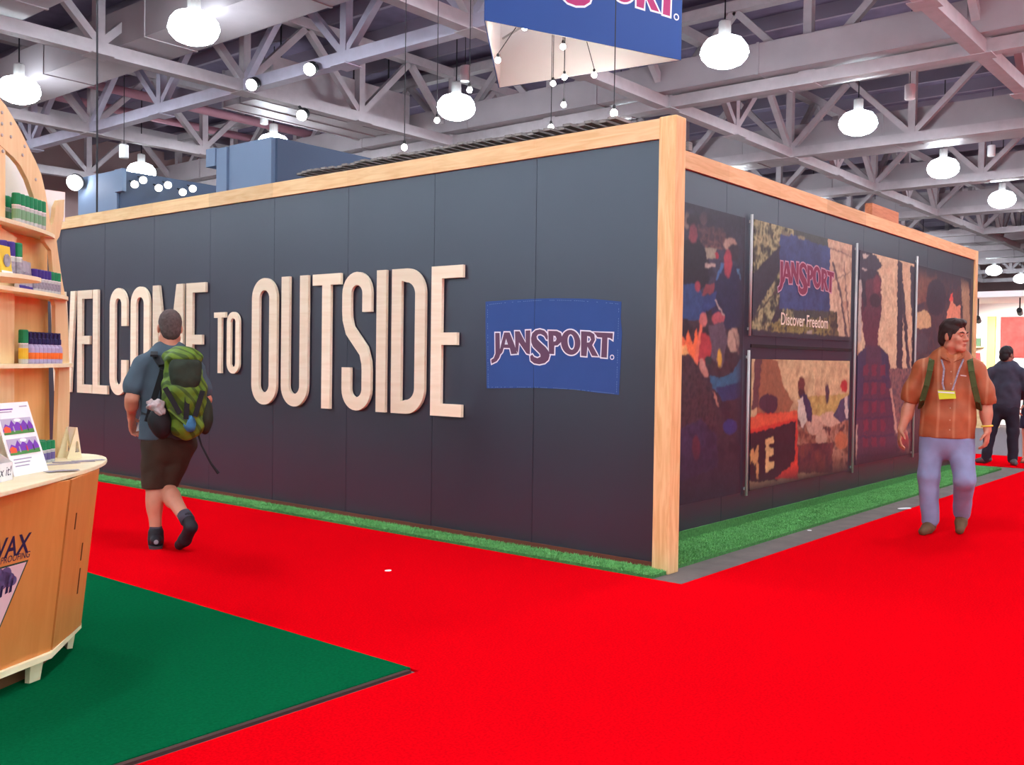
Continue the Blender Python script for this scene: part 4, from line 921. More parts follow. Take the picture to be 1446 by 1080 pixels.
# ---- bottles and packets
M_CAPG = mat('cap_green', srgb(22, 134, 84), 0.45); M_CAPP = mat('cap_purple', srgb(62, 44, 132), 0.45); M_CLEAR = mat('bottle_clear', srgb(196, 200, 196), 0.25, spec=0.5)
M_LILAC = mat('label_lilac', srgb(176, 170, 204), 0.5); M_ORANGE = mat('label_orange', srgb(236, 118, 44), 0.5); M_NAVY = mat('head_navy', srgb(34, 30, 84), 0.45)
M_LGREEN = mat('label_green', srgb(120, 168, 128), 0.5); M_SILV = mat('pouch_silver', srgb(196, 190, 198), 0.3, metal=0.4, var=(20, 0.2)); M_YEL = mat('pouch_yellow', srgb(232, 196, 60), 0.45); M_GLAB = mat('label_grey', srgb(150, 144, 156), 0.5, var=(60, 0.35))
def bottle(kind, a, b, z, label, cat, group, h=0.11, r=0.021):
    P = Wk(a, b, z); t = thing(kind, P, label, cat, group); P = Vector(P)
    return t, P
def capped(a, b, z, h, r, cap, lab, label, group):
    t, P = bottle('bottle', a, b, z, label, 'bottle', group)
    MB().lathe(P, [(r*0.92, 0), (r, 0.006), (r, h*0.56), (r*0.9, h*0.6)], 12).build('body', M_CLEAR, t, smooth=False)
    MB().lathe(P, [(r*1.02, h*0.14), (r*1.02, h*0.46)], 12).build('label', lab, t)
    pr = MB(); n = 14
    pr.lathe(P, [(r*0.98, h*0.6), (r*1.04, h*0.62), (r*1.0, h*0.97), (r*0.85, h)], n).build('cap', cap, t)
    MB().lathe(P, [(r*1.0, h*0.575), (r*1.0, h*0.61)], 12).build('white_collar', M_WHITE, t)
for i in range(14):
    a = -0.565+0.041*(i % 7) + (0.012 if i >= 7 else 0); b = 0.0-0.035 if i < 7 else 0.055
    a += 0.02
    if i >= 7: b = 0.06
    capped(a+(0.0), b+0.0, 2.0092, 0.135, 0.0195, M_CAPG, M_LGREEN, 'clear bottle with ribbed green cap on the top kiosk shelf', 'green-capped bottles on the top kiosk shelf')
for i in range(8):
    a = -0.365+0.0345*i
    if i > 7: continue
    g = i > 4
    capped(a, -0.012-0.02, 1.7092, 0.108, 0.0165, M_CAPG if g else M_CAPP, M_GLAB, 'small bottle with %s cap on the middle kiosk shelf' % ('green' if g else 'purple'), '%s-capped small bottles on the middle kiosk shelf' % ('green' if g else 'purple'))
for i, (a, cap) in enumerate(((-1.005, M_CAPP), (-0.953, M_CAPP), (-0.913, M_CAPG))):
    capped(a, (-0.2, -0.205, -0.222)[i], 1.7272, 0.15, 0.0245 if i < 2 else 0.018, cap, M_GLAB, 'large bottle with %s cap on the crossing kiosk shelf' % ('purple' if cap is M_CAPP else 'green'), None if cap is M_CAPG else 'large purple-capped bottles on the crossing kiosk shelf')
def pouch(a, b, z, w_, h, m, lab, group):
    P = Wk(a, b, z); t = thing('pouch', P, lab, 'pouch', group); e = np.array([E1[0], E1[1], 0]); f = np.array([E2[0], E2[1], 0]); P = np.array(P); Z = np.array([0,0,1])
    MB().hexa([P-e*w_/2-f*0.012, P+e*w_/2-f*0.012, P+e*w_/2+f*0.012, P-e*w_/2+f*0.012], [P-e*w_*0.47-f*0.002+Z*h, P+e*w_*0.47-f*0.002+Z*h, P+e*w_*0.47+f*0.002+Z*h, P-e*w_*0.47+f*0.002+Z*h]).build('bag', m, t)
    MB().hexa([P-e*w_*0.5-f*0.013+Z*0.0, P+e*w_*0.5-f*0.013, P+e*w_*0.5-f*0.0145, P-e*w_*0.5-f*0.0145], [P-e*w_*0.495-f*0.0105+Z*h*0.14, P+e*w_*0.495-f*0.0105+Z*h*0.14, P+e*w_*0.495-f*0.0125+Z*h*0.14, P-e*w_*0.495-f*0.0125+Z*h*0.14]).build('band', M_CAPP if m is M_SILV else M_WHITE, t)
    c = P-f*0.0135+Z*h*0.5; mb = MB()
    mb.lathe(c, [(w_*0.30, 0), (w_*0.30, 0.004)], 14, axis=tuple(f)).build('emblem', M_GLAB, t)
for i in range(3): pouch(-0.53+0.060*i, -0.045+0.012*i, 1.7092, 0.058, 0.135, M_SILV, 'silver pouch with purple base on the middle kiosk shelf', 'silver pouches on the middle kiosk shelf')
pouch(-1.12, -0.27, 1.7272, 0.085, 0.115, M_YEL, 'yellow pouch on the crossing kiosk shelf', None)
# spray bottles on the third shelf
for i in range(8):
    a = -0.385+0.042*i if i < 8 else 0; b = -0.02
    a = -0.405+0.0425*i
    t, P = bottle('spray_bottle', a, b-0.01, 1.3692, 'lilac spray bottle with orange label and navy trigger head on the kiosk shelf', 'spray bottle', 'spray bottles on the lower kiosk shelf')
    MB().lathe(P, [(0.0185, 0), (0.0205, 0.008), (0.0205, 0.075), (0.012, 0.092), (0.010, 0.1)], 12).build('body', M_LILAC, t, smooth=False)
    MB().lathe(P, [(0.0210, 0.022), (0.0210, 0.052)], 12).build('label', M_ORANGE, t)
    MB().lathe(P, [(0.0135, 0.092), (0.0150, 0.098), (0.0145, 0.118), (0.008, 0.122)], 10).build('collar', M_NAVY, t)
    hd = MB().box((P.x-0.008, P.y-0.008, P.z+0.118), (P.x+0.008, P.y+0.008, P.z+0.15)).build('head', M_NAVY, t)
    q = Vector((-E2[0]*-1, -E2[1], 0)); dirn = Vector((-0.45, -0.9, 0)).normalized()
    MB().bar(P+Vector((0,0,0.143)), P+dirn*0.026+Vector((0,0,0.141)), 0.009, 0.01).build('nozzle', M_NAVY, hd)
    MB().bar(P+dirn*0.012+Vector((0,0,0.136)), P+dirn*0.022+Vector((0,0,0.116)), 0.006, 0.005).build('trigger', M_NAVY, hd)
capped(-0.465, -0.03, 1.3692, 0.158, 0.021, M_CAPG, M_YEL, 'tall clear bottle with green cap beside the spray bottles', None)
# small bottles on the counter beside the right upright
for i in range(6):
    capped(-0.33+0.046*(i % 3)+0.0, 0.0+0.0-0.055+0.045*(i//3), 0.8922, 0.105, 0.019, M_CAPG, mat('label_violet', srgb(110, 96, 150), 0.5), 'small green-capped bottle standing on the kiosk counter', 'green-capped bottles on the kiosk counter')
# white show card with comic strips (a leaning board)
P00 = on_z(20.5, 673, 0.8922); P10 = on_z(68.5, 664, 0.8922)
e = (P10-P00); e[2] = 0; wid = np.linalg.norm(e); e /= wid; nrm = np.array([e[1], -e[0], 0]); 
if nrm@(CC-P00) < 0: nrm = -nrm
vv = np.array([0,0,1])*math.cos(0.32)-nrm*math.sin(0.32); nw = np.cross(e, vv); nw = nw if nw@(CC-P00) > 0 else -nw
hh = 0.325
card = thing('show_card', P00+e*wid/2, 'white leaning show card with two purple and green comic strips on the counter', 'card')
MB().hexa([P00, P10, P10-nw*0.004, P00-nw*0.004], [P00+vv*hh, P10+vv*hh, P10+vv*hh-nw*0.004, P00+vv*hh-nw*0.004]).build('board', mat('card_white', srgb(250, 250, 250), 0.5), card)
MB().hexa([P00+e*0.06-nrm*0.15, P10-e*0.06-nrm*0.15, P10-e*0.06-nrm*0.154, P00+e*0.06-nrm*0.154], [P00+e*0.06+vv*0.26-nw*0.004, P10-e*0.06+vv*0.26-nw*0.004, P10-e*0.06+vv*0.26-nw*0.008, P00+e*0.06+vv*0.26-nw*0.008]).build('easel_leg', MATS['card_white'], card)
def cp(name, pts, m, lift=0.0012):
    MB().add([tuple(P00+e*wid*u+vv*hh*v+nw*lift) for u, v in pts], [tuple(range(len(pts)))]).build(name, m, card)
m_sky = mat('strip_sky', srgb(190,184,206), 0.6); m_pur = mat('strip_purple', srgb(122,62,178), 0.6); m_grn = mat('strip_green', srgb(84,150,76), 0.6); m_org = mat('strip_orange', srgb(236,98,60), 0.6); m_txt = mat('strip_text', srgb(176,168,190), 0.6)
for v0 in (0.56, 0.28):
    cp('strip_sky', [(0.06,v0),(0.93,v0),(0.93,v0+0.22),(0.06,v0+0.22)], m_sky)
    cp('strip_hills', [(0.06,v0+0.04),(0.93,v0+0.04),(0.93,v0+0.10),(0.86,v0+0.18),(0.78,v0+0.12),(0.70,v0+0.19),(0.60,v0+0.13),(0.50,v0+0.18),(0.42,v0+0.13),(0.36,v0+0.20),(0.26,v0+0.12),(0.16,v0+0.15),(0.06,v0+0.07)], m_pur, 0.0016)
    cp('strip_grass', [(0.06,v0),(0.93,v0),(0.93,v0+0.06),(0.6,v0+0.045),(0.3,v0+0.05),(0.06,v0+0.03)], m_grn, 0.002)
    cp('strip_tent', [(0.08,v0+0.03),(0.26,v0+0.03),(0.27,v0+0.09),(0.17,v0+0.12),(0.08,v0+0.09)], m_org, 0.0024)
    for u in (0.34, 0.55, 0.74): cp('strip_figure', [(u,v0+0.03),(u+0.04,v0+0.03),(u+0.035,v0+0.11),(u+0.005,v0+0.11)], [m_txt, mat('strip_dark', srgb(70,60,90), 0.6), mat('strip_red', srgb(206,60,70), 0.6)][int(u*10) % 3], 0.0026)
    cp('strip_balloon', [(0.52+0.10*math.cos(t), v0+0.19+0.025*math.sin(t)) for t in [2*PI*k/12 for k in range(12)]], MATS['card_white'], 0.0028)
for u0, u1, v, m in ((0.06,0.5,0.90,m_pur),(0.70,0.93,0.93,m_txt),(0.06,0.45,0.865,m_txt),(0.10,0.62,0.21,m_txt),(0.10,0.55,0.165,m_txt),(0.10,0.5,0.12,m_txt)):
    cp('print_line', [(u0,v),(u1,v),(u1,v+0.016),(u0,v+0.016)], m)
# white carton of sachets with handwriting-like lettering
c0_, c1_ = on_z(-12, 684, 0.8922), on_z(18, 677, 0.8922); e_ = c1_-c0_; wd_ = np.linalg.norm(e_); e_ /= wd_; nb = np.array([-e_[1], e_[0], 0])
if nb@(CC-c0_) > 0: nb = -nb
cbx = thing('sachet_carton', c0_+e_*wd_/2, 'white open carton of sachets with handwritten lettering on the counter', 'carton')
Zv = np.array([0,0,1.0])
for o1, o2, t_ in ((c0_-e_*0.04, c1_, nb*0.003), (c0_-e_*0.04+nb*0.06, c1_+nb*0.06, nb*0.003)):
    MB().hexa([o1, o2, o2+t_, o1+t_], [o1+Zv*0.075, o2+Zv*0.075, o2+t_+Zv*0.075, o1+t_+Zv*0.075]).build('side', MATS['card_white'], cbx)
MB().hexa([c1_, c1_+nb*0.06, c1_+nb*0.06-e_*0.003, c1_-e_*0.003], [c1_+Zv*0.075, c1_+nb*0.06+Zv*0.11, c1_+nb*0.06-e_*0.003+Zv*0.11, c1_-e_*0.003+Zv*0.075]).build('side', MATS['card_white'], cbx)
MB().hexa([c0_-e_*0.04, c1_, c1_+nb*0.06, c0_-e_*0.04+nb*0.06], [c0_-e_*0.04+Zv*0.003, c1_+Zv*0.003, c1_+nb*0.06+Zv*0.003, c0_-e_*0.04+nb*0.06+Zv*0.003]).build('bottom', MATS['card_white'], cbx)
V_, F_ = text_mesh('wax it!', 0.055, shear=0.25); mx = max(v[0] for v in V_); mb = MB()
place2d(mb, ([(x-mx, y, z) for x, y, z in V_], F_), c1_-e_*0.012+Zv*0.022, e_, (0,0,1), -nb, 0, 0.0012); mb.build('lettering', M_INK, cbx)
for i in range(3):
    q = c0_+e_*(wd_*0.25+0.03*i)+nb*(0.012+0.014*i)+Zv*0.004
    s = thing('sachet', q, 'upright grey sachet in the white carton', 'sachet', 'sachets in the carton')
    MB().hexa([q-e_*0.03, q+e_*0.03, q+e_*0.03+nb*0.008, q-e_*0.03+nb*0.008], [q-e_*0.029+Zv*0.15, q+e_*0.029+Zv*0.15, q+e_*0.029+nb*0.002+Zv*0.15, q-e_*0.029+nb*0.002+Zv*0.15]).build('packet', M_SILV, s)
    MB().lathe(q-nb*0.001+Zv*0.1, [(0.017, 0), (0.017, 0.003)], 14, axis=tuple(-nb)).build('emblem', M_GLAB, s)
# triangular plywood holder, leaflets
P0, P1 = on_z(94, 648, 0.8922), on_z(115, 646, 0.8922); e = P1-P0; L_ = np.linalg.norm(e); e /= L_; nb = np.array([-e[1], e[0], 0])
hld = thing('leaflet_holder', P0+e*L_/2, 'triangular plywood leaflet holder at the rounded end of the counter', 'holder')
def hp(u, v, w_): return tuple(P0+e*u*L_+np.array([0,0,1])*v+nb*w_)
for w_ in (0.0, 0.07):
    mb = MB(); VF = curve_mesh([[(0,0),(L_,0),(L_*0.70,0.155),(L_*0.62,0.155)], [(L_*0.55,0.03),(L_*0.85,0.03),(L_*0.72,0.085),(L_*0.62,0.085)]], depth=0.003)
    place2d(mb, VF, P0+nb*w_, e, (0,0,1), nb); mb.build('side', M_PLYTOP, hld)
MB().hexa([hp(0.92,0.03,0), hp(0.92,0.03,0.07), hp(0.89,0.03,0.07), hp(0.89,0.03,0)], [hp(0.70,0.155,0), hp(0.70,0.155,0.07), hp(0.67,0.155,0.07), hp(0.67,0.155,0)]).build('back_rest', MATS['card_white'], hld)
for i, (px, py, rot, ln) in enumerate(((88, 655, 0.2, 0.16), (104, 652, -0.15, 0.19), (125, 650, 0.1, 0.15), (80, 665, 0.3, 0.1), (98, 664, -0.1, 0.08))):
    P = on_z(px, py, 0.8922+0.0012*i); a0 = math.atan2(E1[1], E1[0])+rot-0.9
    d = np.array([math.cos(a0), math.sin(a0), 0]); n_ = np.array([-d[1], d[0], 0])
    l = MB().hexa([P-d*ln/2-n_*0.022, P+d*ln/2-n_*0.022, P+d*ln/2+n_*0.022, P-d*ln/2+n_*0.022], [q+np.array([0,0,0.0012]) for q in (P-d*ln/2-n_*0.022, P+d*ln/2-n_*0.022, P+d*ln/2+n_*0.022, P-d*ln/2+n_*0.022)]).build('leaflet', mat('leaflet_grey', srgb(170, 160, 170), 0.5, var=(60, 0.3)), origin=tuple(P))
    tag(l, 'narrow grey printed leaflet lying on the kiosk counter', 'leaflet', 'leaflets on the kiosk counter')
# ================================================================== PEOPLE (signed-distance modelling, one continuous body mesh each)
class SDF:
    def __init__(s, lo, hi, h):
        s.lo = np.array(lo, np.float32); s.h = h; s.n = (np.ceil((np.array(hi)-np.array(lo))/h).astype(int)+1)
        s.D = np.full(tuple(s.n), 0.4, np.float32)
        s.ax = [s.lo[i]+np.arange(s.n[i], dtype=np.float32)*h for i in range(3)]
    def _do(s, lo, hi, fn, k, sub=False):
        pad = max(0.035, k*1.2)+2*s.h
        i0 = np.clip(np.floor((np.array(lo)-pad-s.lo)/s.h).astype(int), 0, s.n-1); i1 = np.clip(np.ceil((np.array(hi)+pad-s.lo)/s.h).astype(int)+1, 1, s.n)
        if np.any(i1 <= i0): return s
        sl = tuple(slice(a, b) for a, b in zip(i0, i1))
        X, Y, Z = np.meshgrid(*[s.ax[i][sl[i]] for i in range(3)], indexing='ij', sparse=True)
        d = fn(X, Y, Z).astype(np.float32); c = s.D[sl]
        if sub:
            d = -d; hh = np.maximum(k-np.abs(c-d), 0)/max(k, 1e-6); s.D[sl] = np.maximum(c, d)+hh*hh*k*0.25
        else:
            hh = np.maximum(k-np.abs(c-d), 0)/max(k, 1e-6); s.D[sl] = np.minimum(c, d)-hh*hh*k*0.25
        return s
    def cone(s, a, b, ra, rb, k=0.02, sub=False, sq=None):
        """tapered capsule; sq=(axis vector, factor) flattens it along a horizontal axis"""
        a = np.array(a, float); b = np.array(b, float); ab = b-a; L2 = max(ab@ab, 1e-9)
        def fn(X, Y, Z):
            dx, dy, dz = X-a[0], Y-a[1], Z-a[2]; t = np.clip((dx*ab[0]+dy*ab[1]+dz*ab[2])/L2, 0, 1)
            px, py, pz = dx-t*ab[0], dy-t*ab[1], dz-t*ab[2]
            if sq:
                q = px*sq[0][0]+py*sq[0][1]; e = q*(sq[1]-1); px, py = px+e*sq[0][0], py+e*sq[0][1]
            return np.sqrt(px*px+py*py+pz*pz)-(ra+(rb-ra)*t)
        r = max(ra, rb); return s._do(np.minimum(a, b)-r, np.maximum(a, b)+r, fn, k, sub)
    def ell(s, c, r, k=0.02, ax=None, sub=False):
        c = np.array(c, float); A = np.eye(3) if ax is None else np.array(ax, float)
        def fn(X, Y, Z):
            dx, dy, dz = X-c[0], Y-c[1], Z-c[2]; k0 = 0; k1 = 0
            for i in range(3):
                u = (dx*A[i, 0]+dy*A[i, 1]+dz*A[i, 2])/r[i]; k0 = k0+u*u; k1 = k1+(u/r[i])**2
            k0 = np.sqrt(k0); k1 = np.sqrt(k1)+1e-9; return k0*(k0-1)/k1
        m = max(r); return s._do(c-m, c+m, fn, k, sub)
    def path(s, pts, rs, k=0.02, sq=None):
        for i in range(len(pts)-1): s.cone(pts[i], pts[i+1], rs[i], rs[i+1], k, sq=sq)
        return s
    def wrinkle(s, amp, f=38.0, seed=0, zs=1.0):
        X, Y, Z = np.meshgrid(*s.ax, indexing='ij', sparse=True); Z = Z*zs
        nz = np.sin(X*f+1.7*np.sin(Z*f*0.7+seed)+seed)*np.sin(Z*f*0.8+1.9*np.sin(Y*f*0.6+X*f*0.5))+0.5*np.sin(Y*f*1.4+Z*f*1.1+2*np.sin(X*f*0.9+seed*2))
        s.D += (amp*nz).astype(np.float32); return s
    def mesh(s):
        D = s.D; ins = D < 0
        c = ins[:-1, :-1, :-1].astype(np.int8)
        cnt = np.zeros(tuple(s.n-1), np.int8)
        for i in (0, 1):
            for j in (0, 1):
                for k in (0, 1): cnt += ins[i:s.n[0]-1+i, j:s.n[1]-1+j, k:s.n[2]-1+k]
        act = np.argwhere((cnt > 0) & (cnt < 8)); n = len(act)
        idx = np.full(tuple(s.n-1), -1, np.int32); idx[tuple(act.T)] = np.arange(n)
        P = np.zeros((n, 3)); W = np.zeros((n, 1))
        cor = [(i, j, k) for i in (0, 1) for j in (0, 1) for k in (0, 1)]
        val = {q: D[act[:, 0]+q[0], act[:, 1]+q[1], act[:, 2]+q[2]].astype(float) for q in cor}
        for q in cor:
            for a in range(3):
                if q[a] == 0:
                    q2 = list(q); q2[a] = 1; q2 = tuple(q2); v0, v1 = val[q], val[q2]; m = (v0 < 0) != (v1 < 0)
                    t = np.where(m, v0/np.where(m, v0-v1, 1), 0); e = np.tile(np.array(q, float), (n, 1)); e[:, a] += t
                    P += e*m[:, None]; W += m[:, None]
        V = (act+P/W)*s.h+s.lo
        F = []
        for a in range(3):
            b, c_ = (a+1) % 3, (a+2) % 3
            s0 = [slice(1, -1)]*3; s1 = [slice(1, -1)]*3; s0[a] = slice(0, -1); s1[a] = slice(1, None)
            A0 = ins[tuple(s0)]; A1 = ins[tuple(s1)]; e = np.argwhere(A0 != A1); fl = A0[tuple(e.T)]
            off = np.ones(3, int); off[a] = 0; e = e+off
            def I(db, dc): q = e.copy(); q[:, b] -= db; q[:, c_] -= dc; return idx[tuple(q.T)]
            Q = np.stack([I(1, 1), I(0, 1), I(0, 0), I(1, 0)], 1); Q[~fl] = Q[~fl][:, ::-1]; F.append(Q)
        F = np.concatenate(F); F = F[(F >= 0).all(1)]
        return V, F
def person_root(px, py_ground, label, cat='person', depth_pt=None):
    B = on_z(px, py_ground, 0.012); az = math.atan2(B[1], B[0])
    r = thing('person', B, label, cat, rz=az-PI/2)
    return r
def sdf_part(name, S, m, parent, top=False):
    V, F = S.mesh()
    me = arr_mesh(name, V, F, m, smooth=True); me.parent = parent; return me
def head(S, c, phi, sc=1.0, tilt=0.0, nb=None):
    f = np.array([math.sin(phi), -math.cos(phi), 0]); s_ = np.array([math.cos(phi), math.sin(phi), 0]); z = np.array([0,0,1.0])
    c = np.array(c, float); A = [s_, f, z]
    def P(u, v, w_): return c+(s_*u+f*v+z*w_)*sc
    def R(*r): return [q*sc for q in r]
    S.ell(P(0,-.012,.035), R(.074,.094,.098), .02, A); S.ell(P(0,.030,-.040), R(.060,.064,.084), .03, A)
    S.cone(P(-.022,.070,-.100), P(.022,.070,-.100), .020*sc, .020*sc, .03)
    S.cone(P(-.048,.0,-.075), P(.048,.0,-.075), .026*sc, .026*sc, .03)
    S.ell(P(0,.078,.022), R(.050,.018,.012), .02, A)
    for q in (-1, 1):
        S.ell(P(q*.031,.104,.004), R(.017,.014,.011), .012, A, sub=True); S.ell(P(q*.078,-.005,-.008), R(.010,.020,.032), .008, A); S.ell(P(q*.040,.066,-.03), R(.02,.02,.022), .02, A)
        S.ell(P(q*.031,.088,.003), R(.012,.010,.009), .004, A)
    S.cone(P(0,.092,.012), P(0,.116,-.030), .008*sc, .013*sc, .012); S.ell(P(-.012,.104,-.034), R(.009,.012,.008), .01, A); S.ell(P(.012,.104,-.034), R(.009,.012,.008), .01, A)
    S.ell(P(0,.091,-.060), R(.024,.012,.006), .008, A); S.ell(P(0,.090,-.072), R(.022,.012,.007), .008, A)
    if nb is not None: S.cone(P(0,-.020,-.075), nb, .056*sc, .062*sc, .03)
    return P, A, R
def hand(S, w, d, side, n, sc=1.0, curl=0.5):
    w, d, side, n = [np.array(q, float) for q in (w, d, side, n)]
    d /= np.linalg.norm(d); side = side-d*(side@d); side /= np.linalg.norm(side); n = np.cross(d, side)*(1 if np.cross(d, side)@n > 0 else -1)
    S.ell(w+d*.048*sc, [.042*sc, .017*sc, .056*sc], .02, [side, n, d])
    for o, L in ((.031, .070), (.0105, .080), (-.010, .075), (-.030, .058)):
        b = w+(d*.088+side*o)*sc; d1 = d*math.cos(curl*.6)+n*math.sin(curl*.6); d2 = d*math.cos(curl*1.7)+n*math.sin(curl*1.7)
        m1 = b+d1*L*.5*sc; m2 = m1+d2*L*.5*sc
        S.cone(b-d*.03*sc, b, .0095*sc, .0092*sc, .006); S.cone(b, m1, .0092*sc, .0085*sc, .004); S.cone(m1, m2, .0085*sc, .0070*sc, .003)
    tb = w+(d*.028+side*.034)*sc; td = d*.62+side*.62+n*.35; td /= np.linalg.norm(td); t1_ = tb+td*.034*sc; t2_ = t1_+(td*.6+d*.5+n*.15)*.030*sc
    S.cone(w+(d*.02+side*.015)*sc, tb, .016*sc, .0125*sc, .012); S.cone(tb, t1_, .0125*sc, .0105*sc, .006); S.cone(t1_, t2_, .0105*sc, .008*sc, .004)
def shoe(S, an, toe, sc=1.0, k=.02):
    an = np.array(an, float); toe = np.array(toe, float); d = toe-an; d2 = d.copy(); heel = an-d/np.linalg.norm(d)*0.05*sc+np.array([0,0,-.045*sc])
    S.cone(an+np.array([0,0,.02]), an+np.array([0,0,-.03]), .046*sc, .046*sc, k); S.cone(heel, (heel+toe)/2, .038*sc, .045*sc, k); S.cone((heel+toe)/2, toe, .045*sc, .034*sc, k)
SK = lambda nm, c: mat(nm, srgb(*c), 0.5, spec=0.35, var=(14, 0.06))

# ---------------------------------------------------------- man in the orange shirt (walks towards the aisle)
m2 = person_root(1332, 752.5, 'man in an orange-brown short-sleeved shirt and jeans walking past the photographs')
MS2 = SK('skin_tanned', (196, 132, 106))
S = SDF((-.55,-.5,-.02), (.55,.5,1.9), .0058)
hc = np.array([.045, -.02, 1.655]); nb = np.array([.035, .02, 1.46])
P2, A2, R2 = head(S, hc, .95, 1.07, nb=nb)
S.cone((0,.02,1.42), (0,.02,.95), .12, .13, .04, sq=((0,1),1.5)); S.cone((-.16,.02,1.39), (.19,.02,1.39), .06, .06, .04)
aL = [(-.205,.02,1.36), (-.275,.03,1.10), (-.345,-.06,.86)]; aR = [(.225,.02,1.36), (.295,.03,1.10), (.315,-.02,.88)]
for A_, sd in ((aL, 1), (aR, -1)):
    S.path(A_, [.062, .050, .031], .02); S.ell((np.array(A_[1])*.62+np.array(A_[2])*.38), [.047,.047,.075], .03)
hand(S, aL[2], (-.12,-.22,-.97), (.25,-.9,.15), (1,0.1,0), 1.08, .55)
hand(S, aR[2], (-.05,-.10,-1), (-.3,-.9,0), (-1,0.1,0), 1.08, .6)
for q in (-1, 1): S.cone((q*.10,.0,.92), (q*.115,.0,.55), .075, .06, .03)
sdf_part('body', S, MS2, m2)
S = SDF((-.2,-.3,1.4), (.35,.25,1.95), .0058)
M_HAIR2 = mat('hair_dark', srgb(52, 38, 36), 0.6, bump=(120, 0.6, 0.004))
S.ell(P2(0,-.018,.045), R2(.084,.102,.098), .01, A2); S.ell(P2(.0,.045,.104), R2(.060,.050,.030), .03, A2); S.ell(P2(0,-.07,-.02), R2(.07,.05,.07), .03, A2)
for q in (-1, 1): S.ell(P2(q*.073,.012,-.0), R2(.010,.016,.034), .015, A2)
S.ell(P2(0,.10,-.045), R2(.078,.085,.112), .012, A2, sub=True); S.ell(P2(0,.02,-.13), R2(.12,.13,.075), .01, A2, sub=True); S.wrinkle(.0022, 70, 3)
sdf_part('hair', S, M_HAIR2, m2)
M_EYEW = mat('eye_white', srgb(226, 220, 214), 0.3); M_EYEB = mat('eye_dark', srgb(40, 28, 24), 0.3)
for q in (-1, 1):
    e_ = MB().lathe(P2(q*.031,.0905,.003), [(.002,-.006),(.007,-.004),(.0085,0),(.007,.004),(.002,.006)], 10).build('eye', M_EYEW, m2, local=True, smooth=True)
    MB().lathe(P2(q*.031+.0,.0965,.003), [(.0048,0),(.004,.002),(.001,.003)], 10, axis=tuple(A2[1])).build('pupil', M_EYEB, e_, local=True)
    MB().tube([P2(q*.014,.098,.022), P2(q*.032,.098,.029), P2(q*.050,.084,.024)], [.004,.0055,.003], 6).build('eyebrow', M_HAIR2, m2, local=True)
MB().tube([P2(-.022,.1005,-.066), P2(0,.1045,-.066), P2(.022,.1005,-.066)], [.002,.0045,.002], 6).build('lips', mat('lip_red', srgb(168, 84, 78), 0.5), m2, local=True)
# shirt
M_SHIRT = mat('shirt_orange', srgb(168, 90, 54), 0.6, weave=(srgb(184, 118, 82), 'X', 2.6, 0.12), var=(10, 0.14), spec=0.4)
S = SDF((-.5,-.35,.74), (.55,.35,1.62), .007)
S.path([(.02,.02,1.40), (.02,.01,1.18), (.015,.0,.98), (.01,.0,.84)], [.185, .20, .212, .215], .03, sq=((0,1),1.45))
S.cone((-.17,.02,1.385), (.19,.02,1.385), .075, .075, .05); S.cone((.035,.02,1.42), (.035,.015,1.49), .085, .066, .03)
S.path([(-.185,.02,1.37), (-.255,.025,1.20), (-.282,.03,1.135)], [.083, .082, .080], .04); S.path([(.215,.02,1.37), (.275,.025,1.20), (.30,.03,1.135)], [.083, .082, .080], .04)
S.wrinkle(.0042, 26, 1)
S.cone((-.305,.03,1.06), (-.335,.03,.98), .07, .09, .004, sub=True); S.cone((.315,.03,1.06), (.345,.03,.98), .07, .09, .004, sub=True)
S._do((-.4,-.4,.72), (.45,.4,.79), lambda X, Y, Z: Z-.805+.0*X, .004, sub=True)
S.cone((.035,-.10,1.53), (.035,-.135,1.46), .055, .02, .006, sub=True); S.cone((.036,.01,1.50), (.036,.01,1.60), .058, .07, .006, sub=True)
sh = sdf_part('shirt', S, M_SHIRT, m2)
mb = MB()
for q in (-1, 1):
    mb.hexa([(.035+q*.012,-.125,1.435), (.035+q*.085,-.095,1.475), (.035+q*.095,-.03,1.505), (.035+q*.058,-.055,1.515)], [(.035+q*.012,-.135,1.440), (.035+q*.088,-.107,1.478), (.035+q*.10,-.03,1.515), (.035+q*.060,-.050,1.530)])
mb.build('collar', M_SHIRT, sh, local=True)
for z in (1.36, 1.26, 1.16, 1.06, .96, .88): MB().lathe((.03, -.148-.012*(1.4-z), z), [(.006,0),(.006,.003)], 8, axis=(0,-1,0)).build('button', mat('button_horn', srgb(190,150,120), 0.4), sh, local=True)
MB().add([(.10,-.150,1.335),(.145,-.143,1.33),(.145,-.1435,1.322),(.10,-.1505,1.327)], [(0,1,2,3)]).build('chest_emblem', mat('emblem_thread', srgb(214,196,190), 0.6), sh, local=True)
# jeans
M_JEAN = mat('jeans_blue', srgb(136, 146, 182), 0.8, var=(5, 0.16), bump=(300, 0.2, 0.001))
S = SDF((-.35,-.45,.0), (.4,.5,1.0), .007)
S.path([(.0,.0,.92), (.01,.0,.80)], [.175, .185], .03, sq=((0,1),1.35))
S.path([(-.095,.0,.80), (-.125,-.03,.47), (-.105,-.005,.105)], [.108, .083, .070], .035); S.path([(.115,.0,.80), (.150,-.09,.47), (.140,.14,.165)], [.108, .083, .070], .035)
S.wrinkle(.0032, 30, 5, .8)
sdf_part('jeans', S, M_JEAN, m2)
S = SDF((-.35,-.45,-.03), (.0,.2,.2), .006); shoe(S, (-.105,-.005,.085), (-.155,-.19,.030), 1.05)
S._do((-.5,-.5,-.05), (.5,.5,-.02), lambda X, Y, Z: Z+.0+0*X, .003, sub=True)
M_SHOE2 = mat('shoe_brown', srgb(104, 76, 52), 0.6)
s1 = sdf_part('shoe', S, M_SHOE2, m2)
